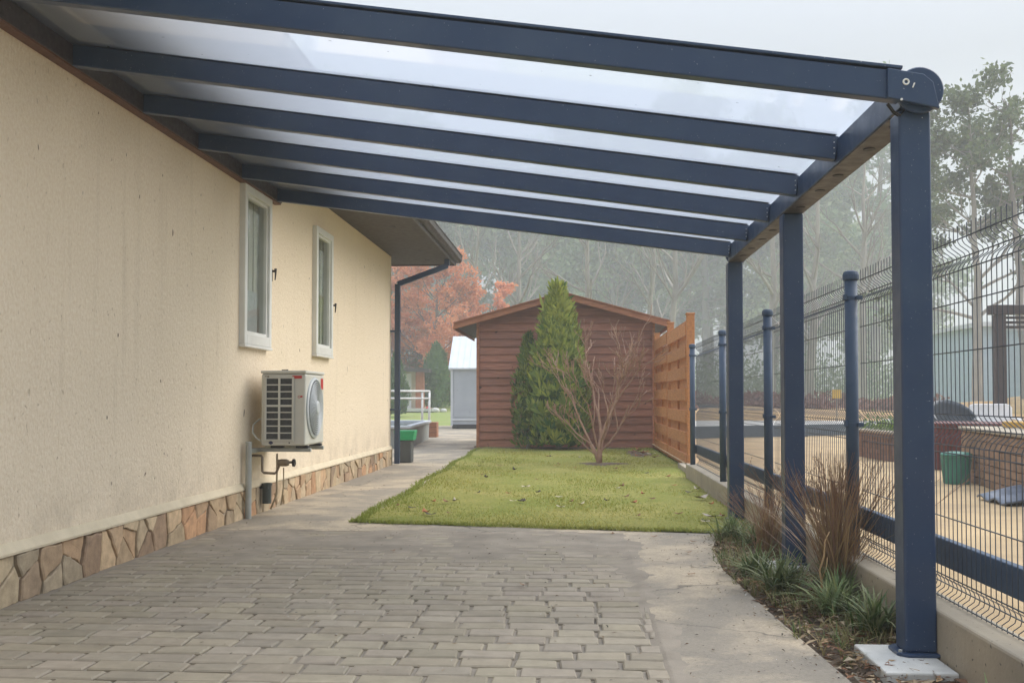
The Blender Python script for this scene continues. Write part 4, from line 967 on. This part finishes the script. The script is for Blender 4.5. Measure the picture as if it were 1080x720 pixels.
def blade(b, x, y, z, a, l, lean, w, c, rg, droop=1.0, seg=5):
    dx, dy = math.cos(a), math.sin(a); px, py = -dy, dx; v = []; f = []
    for k in range(seg + 1):
        t = k / seg; h = l * (t - droop * .42 * t * t * lean * 1.2); o = l * lean * t ** 1.5 * .85; ww = w * (1 - t ** 2.2) + .0006
        v += [(x + dx * o + px * ww, y + dy * o + py * ww, z + h), (x + dx * o - px * ww, y + dy * o - py * ww, z + h)]
    f = [(2 * k, 2 * k + 1, 2 * k + 3, 2 * k + 2) for k in range(seg)]; b.add(v, f, c)
def strap_clump(x, y, n, l, label, seed):
    rg = random.Random(seed); b = MB()
    for i in range(int(n * .72)):
        a = rg.uniform(0, 6.28); q = max(0, min(1, rg.gauss(.4, .3)))
        if rg.random() < .07: q = 1
        blade(b, x + rg.gauss(0, .035), y + rg.gauss(0, .035), -.035, a, l * rg.uniform(.45, 1.0), rg.uniform(.25, 1.3), rg.uniform(.005, .0095), (q, q, q), rg)
    tag(b.build('strap_leaf_plant', M['liriope']), label, 'plant', 'green strap leaf plants in the bed')
strap_clump(1.42, 4.98, 150, .36, 'green strap leaf clump closest to the nearest canopy post', 1)
strap_clump(1.33, 5.38, 190, .38, 'green strap leaf clump second from the nearest canopy post', 2)
strap_clump(1.44, 5.72, 150, .36, 'dark green strap leaf clump against the low wall under the russet grass', 3)
strap_clump(1.17, 5.95, 190, .40, 'wide green strap leaf clump sprawling in front of the russet grass', 4)
strap_clump(1.12, 6.5, 150, .34, 'green strap leaf clump covering the middle post pad', 5)
strap_clump(1.24, 8.2, 210, .34, 'greyish strap leaf clump at the corner of the lawn', 6)
strap_clump(1.38, 7.95, 150, .32, 'greyish strap leaf clump between lawn corner and low wall', 7)
strap_clump(1.415, 3.58, 26, .24, 'few green strap leaves at the bottom right by the low wall', 8)
def russet(x, y, n, l, label, seed, sp=.55):
    rg = random.Random(seed); b = MB()
    for i in range(n):
        a = rg.uniform(0, 6.28); q = rg.random()
        blade(b, x + rg.gauss(0, .035), y + rg.gauss(0, .05), -.04, a, l * rg.uniform(.5, 1.08), abs(rg.gauss(0, sp)), rg.uniform(.0014, .003), (q, q, q), rg, .35, 6)
    for i in range(n // 9):
        a = rg.uniform(0, 6.28); le = abs(rg.gauss(.15, sp)); l2 = l * rg.uniform(.85, 1.1); o = Vector((x + math.cos(a) * l2 * le * .8, y + math.sin(a) * l2 * le * .8, l2 * .84))
        p = Vector((x, y, -.03)); mid = (p + o) / 2 + Vector((-math.cos(a), -math.sin(a), .4)) * .04; b.tube([p, mid, o], .0017, 3, (.1, .1, .1), False)
        for k in range(5):
            d = Vector((rg.gauss(0, .5), rg.gauss(0, .5), rg.uniform(.1, 1))).normalized() * rg.uniform(.03, .09); b.tube([mid + (o - mid) * rg.uniform(.3, 1), o + d], .0011, 3, (.05, .05, .05), False)
    tag(b.build('ornamental_grass', M['browngrass']), label, 'grass clump', 'russet ornamental grasses in the bed')
russet(1.47, 5.92, 470, .80, 'tall russet ornamental grass clump by the middle canopy post', 1, .52)
russet(1.40, 7.55, 240, .48, 'lower russet grass clump between middle and far posts', 2, .55)
b = MB(); b.tube([(1.33, 5.68, -.03), (1.335, 5.67, .1), (1.32, 5.66, .17), (1.345, 5.66, .25), (1.35, 5.66, .33), (1.375, 5.66, .38)], [.006, .006, .005, .005, .004, .002], 6); b.tube([(1.335, 5.67, .12), (1.36, 5.68, .18), (1.365, 5.67, .24)], .003, 5)
tag(b.build('dead_stick', mat('pale_dead_wood', (.45, .30, .15), None, 20, .7), smooth=True), 'pale crooked dead stick upright in front of the russet grass', 'stick')

# scruffy low weeds and dry blades all over the bed
rg = random.Random(64); b = MB()
for i in range(1500):
    y = 3.2 + 5.8 * rg.random(); x = bed_left(y) + (1.52 - bed_left(y)) * rg.random() ** .8 - abs(rg.gauss(0, .025))
    if math.sin(x * 7 + y * 3.1) * math.sin(y * 2.3 + 1) < rg.uniform(-.5, .6): continue
    if x > 1.19 and (3.2 < y < 4.74 or 6.75 < y < 7.16): continue
    q = rg.random()
    for k in range(4): blade(b, x + rg.gauss(0, .012), y + rg.gauss(0, .012), -.03, rg.uniform(0, 6.28), rg.uniform(.05, .15), rg.uniform(.3, 1.4), rg.uniform(.0018, .004), (q, q, q), rg, 1.0, 3)
tag(b.build('low_weeds', M['weed']), kind='stuff')

# fallen leaves on lawn and concrete
rl_ = random.Random(31)
def fallen_leaf(x, y, z, s, c, label, group):
    b = MB(); n = 8; a0 = rl_.uniform(0, 6.28); v = [(0, 0, 0)]; cu = rl_.uniform(.2, .6)
    for k in range(n):
        a = 2 * math.pi * k / n; r = s * (1 + .18 * math.sin(3 * a + a0)); px, py = r * math.cos(a), r * .55 * math.sin(a)
        v.append((px, py, cu * (px * px + py * py) / s + rl_.uniform(-.1, .1) * s))
    ca, sa = math.cos(a0), math.sin(a0); v = [(x + p[0] * ca - p[1] * sa, y + p[0] * sa + p[1] * ca, z + p[2]) for p in v]
    b.add(v, [(0, 1 + k, 1 + (k + 1) % n) for k in range(n)], c); o = b.build('fallen_leaf', M['fallen'], None); tag(o, label, 'fallen leaf', group)
KIND = {'brown': ((.22, .09, .045), 'brown fallen leaf lying on the lawn'), 'dark': ((.05, .035, .03), 'dark fallen leaf lying on the lawn'), 'pale': ((.55, .47, .36), 'pale dry fallen leaf lying on the lawn'), 'rust': ((.36, .13, .05), 'rust coloured fallen leaf lying on the lawn')}
spots = [(-.62, 10.6, 'pale'), (-.15, 10.0, 'pale'), (.08, 10.25, 'pale'), (-1.45, 10.5, 'rust'), (-1.1, 11.5, 'dark'), (1.1, 9.0, 'dark'), (1.13, 8.92, 'pale'), (1.35, 9.35, 'rust'), (1.38, 10.4, 'rust'), (1.3, 11.7, 'dark'), (1.22, 12.6, 'rust'), (.5, 12.2, 'pale'), (.2, 11.9, 'brown'), (-.5, 13.4, 'brown'), (-1.3, 14.2, 'brown'), (-.9, 15.2, 'dark'), (-.3, 16.2, 'rust'), (.6, 15.6, 'brown'), (1.0, 14.6, 'dark'), (1.25, 14.0, 'rust'), (-1.5, 17, 'brown'), (-.1, 14.6, 'dark'), (.8, 10.9, 'brown'), (.95, 9.5, 'brown'), (.55, 9.35, 'brown'), (-.4, 11.6, 'dark'), (1.42, 12.1, 'pale'), (-1.75, 10.1, 'brown')]
for _ in range(26): spots.append((rl_.uniform(-1.6, 1.4), 9.3 + 10 * rl_.random() ** 1.3, rl_.choice(['brown', 'rust', 'pale', 'dark', 'brown'])))
for (x, y, k) in spots:
    c, lab = KIND[k]; q = rl_.uniform(.8, 1.2); fallen_leaf(x + rl_.uniform(-.03, .03), y, .042, rl_.uniform(.035, .06), tuple(min(z * q, .8) for z in c), lab, k + ' fallen leaves on the lawn')
for (x, y, k) in ((1.28, 19.5, 'brown'), (1.35, 19.9, 'rust'), (1.2, 20.3, 'brown'), (1.42, 19.2, 'pale'), (1.1, 19.7, 'brown'), (1.3, 20.8, 'rust'), (1.15, 18.7, 'rust'), (1.4, 18.2, 'brown')):
    c, lab = KIND[k]; fallen_leaf(x, y, .06, .09, c, lab.replace('lawn', 'soil by the timber fence'), k + ' fallen leaves by the timber fence')
for (x, y, s, lab) in ((1.33, 10.95, .10, 'large curled grey and brown leaf near the low wall'), (1.22, 9.22, .09, 'large pale leaf beside the far canopy post')):
    fallen_leaf(x, y, .05, s, (.42, .36, .30), lab, 'large dry leaves by the low wall')
for (x, y) in ((.80, 7.35), (.62, 8.15), (.98, 6.2), (.72, 6.45), (-.3, 6.0), (.3, 8.3), (.9, 7.9), (-1.3, 7.3)):
    fallen_leaf(x, y, .012, .028, (.34, .21, .12), 'small tan leaf lying on the concrete paving', 'small leaves on the paving')

# ------------------------------------------------------------------ TREES
def leaf_clump(b, c, R0, n, size, rg, flat=.6, tone=0):
    for i in range(n):
        p = Vector((rg.gauss(0, .5), rg.gauss(0, .5), rg.gauss(0, .5) * flat)) * R0 + c
        d = Vector((rg.gauss(0, 1), rg.gauss(0, 1), rg.gauss(0, .8))).normalized(); o = d.orthogonal(); o.rotate(Matrix.Rotation(rg.uniform(0, 6.28), 3, d)); s = size * rg.uniform(.6, 1.4)
        q = max(0, min(1, rg.gauss(.5 + tone, .25)))
        b.add([p - d * s, p + o * s * .45, p + d * s, p - o * s * .45], [(0, 1, 2, 3)], (q, q, q))
def make_tree(name, H, style, seed, label, cat='tree', group=None):
    rg = random.Random(seed); t = empty(name, (0, 0, 0), label, cat, group); b = MB(); tips = []
    tr = .012 * H + .06; lean = Vector((rg.gauss(0, .03), rg.gauss(0, .03), 1))
    n = 9; pts = [Vector((lean.x * H * k / n + rg.gauss(0, .004 * H), lean.y * H * k / n + rg.gauss(0, .004 * H), H * .96 * k / n)) for k in range(n + 1)]
    pts[0] = Vector((0, 0, -.3)); rad = [tr * (1 - .9 * k / n) + .012 for k in range(n + 1)]; rad[0] *= 1.25
    b.tube(pts, rad, 8, caps=False)
    def at(h):
        f = h * n; i = min(int(f), n - 1); return pts[i].lerp(pts[i + 1], f - i), rad[i]
    bark = M['bark_grey']; leaf = None; cr = MB()
    if style == 'broad':       # grey green broad crown on a pale trunk
        bark = M['bark_pale']; leaf = M['euc']
        for k in range(26):
            h = rg.uniform(.16, .97); p, r = at(h); a = rg.uniform(0, 6.28); d = Vector((math.cos(a), math.sin(a), rg.uniform(.35, 1.1))).normalized()
            branch_plant(b, p, d, H * .17 * (1.15 - h * .6), r * .5, 2, rg, .7, .12, 3, tips, .2, (.55, .8), (2, 3), .012, 5)
        for p, d in tips:
            if rg.random() < .95: leaf_clump(cr, p, H * .058, 60, .20, rg, .8, rg.gauss(0, .35))
    elif style == 'pine':      # bare lower trunk, layered dark crown
        leaf = M['pineleaf']
        for k in range(34):
            h = .24 + .74 * (k + rg.random()) / 34; p, r = at(h); a = rg.uniform(0, 6.28); d = Vector((math.cos(a), math.sin(a), rg.uniform(-.15, .4))).normalized(); l = H * .17 * (1.1 - h) ** .7 * rg.uniform(.6, 1.2)
            branch_plant(b, p, d, l, r * .3, 1, rg, .6, .05, 3, tips, .15, (.5, .8), (2, 3), .010, 4)
        for p, d in tips: leaf_clump(cr, p, H * .044, 50, .19, rg, .6, rg.gauss(0, .35))
        leaf_clump(cr, pts[-1], H * .03, 40, .15, rg, 1.5)
    elif style == 'bare':      # pale leafless tree
        bark = M['bark_pale']
        for k in range(16):
            h = rg.uniform(.22, .95); p, r = at(h); a = rg.uniform(0, 6.28); d = Vector((math.cos(a), math.sin(a), rg.uniform(.5, 1.2))).normalized()
            branch_plant(b, p, d, H * .22 * (1.15 - h * .7), r * .55, 3, rg, .6, .14, 3, tips, .18, (.5, .75), (2, 2), .010, 4)
    elif style == 'rust':      # spreading tree with rust leaves still on
        leaf = M['orange']
        for k in range(24):
            h = rg.uniform(.14, .95); p, r = at(h); a = rg.uniform(0, 6.28); d = Vector((math.cos(a), math.sin(a), rg.uniform(.4, 1.0))).normalized()
            branch_plant(b, p, d, H * .30 * (1.1 - h * .65), r * .5, 3, rg, .6, .08, 3, tips, .2, (.5, .75), (2, 3), .010, 4)
        for p, d in tips:
            if rg.random() < .8: leaf_clump(cr, p, H * .050, 34, .085, rg, .6, rg.gauss(0, .25))
    elif style == 'dark':      # open dark olive crown of a close tall tree
        leaf = M['darkleaf']; bark = M['bark_pale']
        for k in range(26):
            h = rg.uniform(.30, .98); p, r = at(h); a = rg.uniform(0, 6.28); d = Vector((math.cos(a), math.sin(a), rg.uniform(.2, .9))).normalized()
            branch_plant(b, p, d, H * .19 * (1.2 - h * .8), r * .45, 2, rg, .7, .10, 3, tips, .2, (.55, .8), (2, 3), .012, 5)
        for p, d in tips:
            if rg.random() < .72: leaf_clump(cr, p, H * .040, 58, .13, rg, .7, rg.gauss(0, .2))
    elif style == 'slim':
        leaf = M['darkleaf']
        for k in range(15):
            h = rg.uniform(.62, .98); p, r = at(h); a = rg.uniform(0, 6.28); d = Vector((math.cos(a), math.sin(a), rg.uniform(.1, .9))).normalized()
            branch_plant(b, p, d, H * .085, r * .5, 1, rg, .7, .1, 3, tips, .2, (.6, .8), (2, 3), .010, 4)
        for p, d in tips:
            if p.z < H * .93: leaf_clump(cr, p, H * .022, 16, .13, rg, .6, rg.gauss(0, .2))
    b.build('trunk', bark, t, smooth=True)
    if leaf and cr.v: cr.build('crown', leaf, t)
    return t
rt = random.Random(77)
def put(t, x, y, s=1., rz=None):
    t.location = (x, y, gz(y) - .05 if x < 2 or y > 47 else YZ - .05); t.scale = (s, s, s); t.rotation_euler.z = rt.uniform(0, 6.28) if rz is None else rz
    return t
# nearer trees that can be told apart
put(make_tree('tall_tree', 15.8, 'dark', 101, 'tall dark leaved tree with open crown standing right of the nearest canopy post'), 19.2, 50)
put(make_tree('slender_tree', 15.4, 'slim', 102, 'very slender tree with small crown and bare thin trunk at far right'), 21.0, 49)
put(make_tree('rust_tree', 7.6, 'rust', 103, 'rust orange leaved tree above the metal shed roof'), -9.0, 66, 1.22)
put(make_tree('rust_tree', 6.9, 'rust', 104, 'rust orange leaved tree at left beside the house downpipe'), -13.0, 69, 1.25)
put(make_tree('rust_tree', 6.0, 'rust', 105, 'rust orange leaved tree showing just above the timber shed left eave'), -6.0, 70, 1.22)
bare = [make_tree('bare_tree', 14, 'bare', 110 + k, None) for k in range(3)]
BL = [(-3.0, 60, 'pale leafless tree rising above the left end of the timber shed roof'), (.6, 58, 'pale leafless tree right behind the tip of the bright conifer'), (4.2, 60, 'pale leafless forked tree above the right half of the timber shed roof'), (5.3, 57, 'pale leafless tree above the right eave of the timber shed'), (10.4, 55, 'pale leafless tree between the middle and far canopy posts'), (12.2, 54, 'pale leafless tree just right of the middle canopy post'), (15.4, 56, 'pale tall trunked leafless tree left of the nearest canopy post'), (-6.2, 63, 'pale leafless tree above the house eave corner')]
for k, (x, y, lab) in enumerate(BL):
    o = bare[k] if k < 3 else copy_tree(bare[k % 3]); tag(o, lab, 'tree', 'pale leafless trees at the forest edge'); put(o, x * 1.3, y * 1.3, 1.3 * rt.uniform(.9, 1.1))
LB = 'grey green broad crowned tree in the misty forest behind the sheds'; LP = 'dark green straight trunked pine in the misty forest'
broad = [make_tree('broadleaf_tree', 16, 'broad', 120 + k, LB, 'tree', 'broad crowned trees of the misty forest') for k in range(4)]
pine = [make_tree('pine_tree', 18, 'pine', 130 + k, LP, 'tree', 'pines of the misty forest') for k in range(3)]
spots = []
for rowy, x0, x1, dx in ((65, -24, 20, 4.8), (76, -30, 30, 5.2)):
    x = x0
    while x < x1: spots.append((x + rt.uniform(-1.2, 1.2), rowy + rt.uniform(-3, 3))); x += dx * rt.uniform(.8, 1.2)
spots += [(11.5, 60), (14.2, 62), (16.8, 59), (8.2, 62), (22, 64), (24.5, 70), (6.3, 64), (-9, 62), (-13, 60), (2.4, 63)]
used = {}; FK = 2.05
for i, (x, y) in enumerate(spots):
    if x / y > .33: continue
    arr = pine if (rt.random() < (.6 if x > 5 else .35)) else broad; k = rt.randrange(len(arr)); p = arr[k]
    if p.name not in used: used[p.name] = 1; o = p
    else: o = copy_tree(p)
    put(o, x * FK, y * FK, FK * rt.uniform(.85, 1.15) * (.8 if x > 17 else 1))
# any prototype left unused is placed too
for p in broad + pine:
    if p.name not in used: put(p, rt.uniform(-20, 10), 118, FK)

# clipped conifers by the far bungalow
def topiary(x, y, H, rad, label, seed, m):
    spray_conifer('clipped_conifer', (x, y, gz(y) - .05), H, rad, label, seed, m, 2600, .2)
topiary(-8.0, 59, 3.75, 1.05, 'large round topped dark conifer beside the metal shed', 41, M['topiary'])
topiary(-8.95, 51, 3.05, .62, 'dark conifer partly hidden by the house downpipe', 42, M['topiary'])
topiary(-10.8, 70, 4.2, 1.1, 'yellow green pointed conifer behind the bungalow roof', 43, M['topiary_y'])
topiary(-9.9, 66, 2.5, .9, 'small olive conifer between bungalow pillar and dark conifer', 44, M['topiary_y'])
# undergrowth at the forest edge
def scrub(name, x0, x1, y0, y1, h, n, m, seed, base=None):
    rg = random.Random(seed); b = MB()
    for i in range(n):
        x = rg.uniform(x0, x1); y = rg.uniform(y0, y1); hh = h * (.6 + .4 * math.sin(x * .8) * math.sin(x * .31 + y)); z = (base if base is not None else gz(y)) + hh * rg.random() ** .8
        d = Vector((rg.gauss(0, .6), rg.gauss(0, .6), rg.uniform(.2, 1))).normalized(); o = d.orthogonal(); o.rotate(Matrix.Rotation(rg.uniform(0, 6.28), 3, d)); s = rg.uniform(.08, .22) * (1.6 if y0 > 80 else 1); q = rg.random(); p = Vector((x, y, z))
        b.add([p - d * s, p + o * s * .3, p + d * s, p - o * s * .3], [(0, 1, 2, 3)], (q, q, q))
    tag(b.build(name, m), kind='stuff')
scrub('brown_undergrowth', -30, 6, 64, 70, 3.6, 16000, M['brownscrub'], 51)
scrub('green_undergrowth', -40, 46, 92, 112, 5.5, 26000, M['pineleaf'], 53)
scrub('red_undergrowth', 3, 19, 53, 57, 1.15, 9000, M['redscrub'], 52, .35)
# small pale boulders and a red object near the handrail
for (x, y, s, lab) in ((-7.72, 56.5, .26, 'larger pale rock on the far lawn behind the handrail'), (-7.3, 56.8, .2, 'smaller pale rock on the far lawn behind the handrail')):
    b = MB(); rg = random.Random(int(-x * 10)); b.lathe([(s * .8, -.05), (s, s * .3), (s * .8, s * .7), (s * .3, s * .9)], (x, y, gz(y) - .08), 'z', 9); o = b.build('rock', M['pad'], None, smooth=True); tag(o, lab, 'rock', 'pale rocks on the far lawn')
b = MB(); b.lathe([(.10, 0), (.15, .1), (.15, .22), (.08, .32)], (-8.1, 56.4, gz(56.4) - .09), 'z', 14); tag(b.build('red_ball', M['red'], None, smooth=True), 'small dark red rounded object on the far lawn by the handrail', 'ball')

# ------------------------------------------------------------------ AIR
b = MB(); b.box(-190, 190, -20, 260, -4, 62)
hz = b.build('haze', None); tag(hz, kind='stuff')
m = bpy.data.materials.new('misty_air'); m.use_nodes = True; t = m.node_tree; t.nodes.remove(t.nodes['Principled BSDF'])
pv = t.nodes.new('ShaderNodeVolumePrincipled'); pv.inputs['Density'].default_value = .0028; pv.inputs['Color'].default_value = (.96, .98, 1, 1); pv.inputs['Anisotropy'].default_value = .1
t.links.new(pv.outputs[0], t.nodes['Material Output'].inputs['Volume']); hz.data.materials.append(m)

# ------------------------------------------------------------------ SKY, SUN, CAMERA
SUN_EL, SUN_AZ = R(40), R(62)               # azimuth from +y towards +x
w = bpy.data.worlds.new('World'); scene.world = w; w.use_nodes = True; t = w.node_tree; bg = t.nodes['Background']
sky = t.nodes.new('ShaderNodeTexSky'); sky.sky_type = 'NISHITA'; sky.sun_disc = False; sky.sun_elevation = SUN_EL; sky.sun_rotation = SUN_AZ; sky.dust_density = 3; sky.air_density = 1.0
mx = t.nodes.new('ShaderNodeMix'); mx.data_type = 'RGBA'; mx.inputs['Factor'].default_value = .82
t.links.new(sky.outputs[0], mx.inputs['A']); mx.inputs['B'].default_value = (6.9, 7.45, 8.5, 1)
tc = t.nodes.new('ShaderNodeTexCoord'); sp = t.nodes.new('ShaderNodeSeparateXYZ'); t.links.new(tc.outputs['Generated'], sp.inputs[0])
mr = t.nodes.new('ShaderNodeMapRange'); mr.inputs['From Min'].default_value = .30; mr.inputs['From Max'].default_value = 1; mr.inputs['To Min'].default_value = .275; mr.inputs['To Max'].default_value = 1.5
t.links.new(sp.outputs['Z'], mr.inputs['Value'])
mu = t.nodes.new('ShaderNodeMix'); mu.data_type = 'RGBA'; mu.blend_type = 'MULTIPLY'; mu.inputs['Factor'].default_value = 1
t.links.new(mx.outputs['Result'], mu.inputs['A']); t.links.new(mr.outputs[0], mu.inputs['B'])
t.links.new(mu.outputs['Result'], bg.inputs['Color']); bg.inputs['Strength'].default_value = .10
sl = bpy.data.lights.new('sun', 'SUN'); sl.energy = 1.4; sl.angle = R(55); sl.color = (1, .94, .86)
so_ = bpy.data.objects.new('sun', sl); COL.objects.link(so_)
dirv = Vector((math.sin(SUN_AZ) * math.cos(SUN_EL), math.cos(SUN_AZ) * math.cos(SUN_EL), math.sin(SUN_EL)))
so_.rotation_euler = (-dirv).to_track_quat('-Z', 'Y').to_euler()

cam = bpy.data.cameras.new('camera'); co = bpy.data.objects.new('camera', cam); COL.objects.link(co); scene.camera = co
cam.sensor_width = 36; cam.lens = 36; cam.clip_end = 1000; cam.clip_start = .05
PITCH = 1.8; YAW = math.degrees(math.atan(66 / 1080))
co.location = (0, 0, 1.1); co.rotation_euler = (R(90 + PITCH), 0, R(YAW))
cam.shift_y = (60 / 1080 - math.tan(R(PITCH)))
scene.view_settings.view_transform = 'Standard'; scene.view_settings.look = 'None'; scene.view_settings.exposure = 1.40; scene.view_settings.gamma = 1
scene.render.engine = 'CYCLES'
scene.cycles.volume_bounces = 3; scene.cycles.max_bounces = 8; scene.cycles.transparent_max_bounces = 12
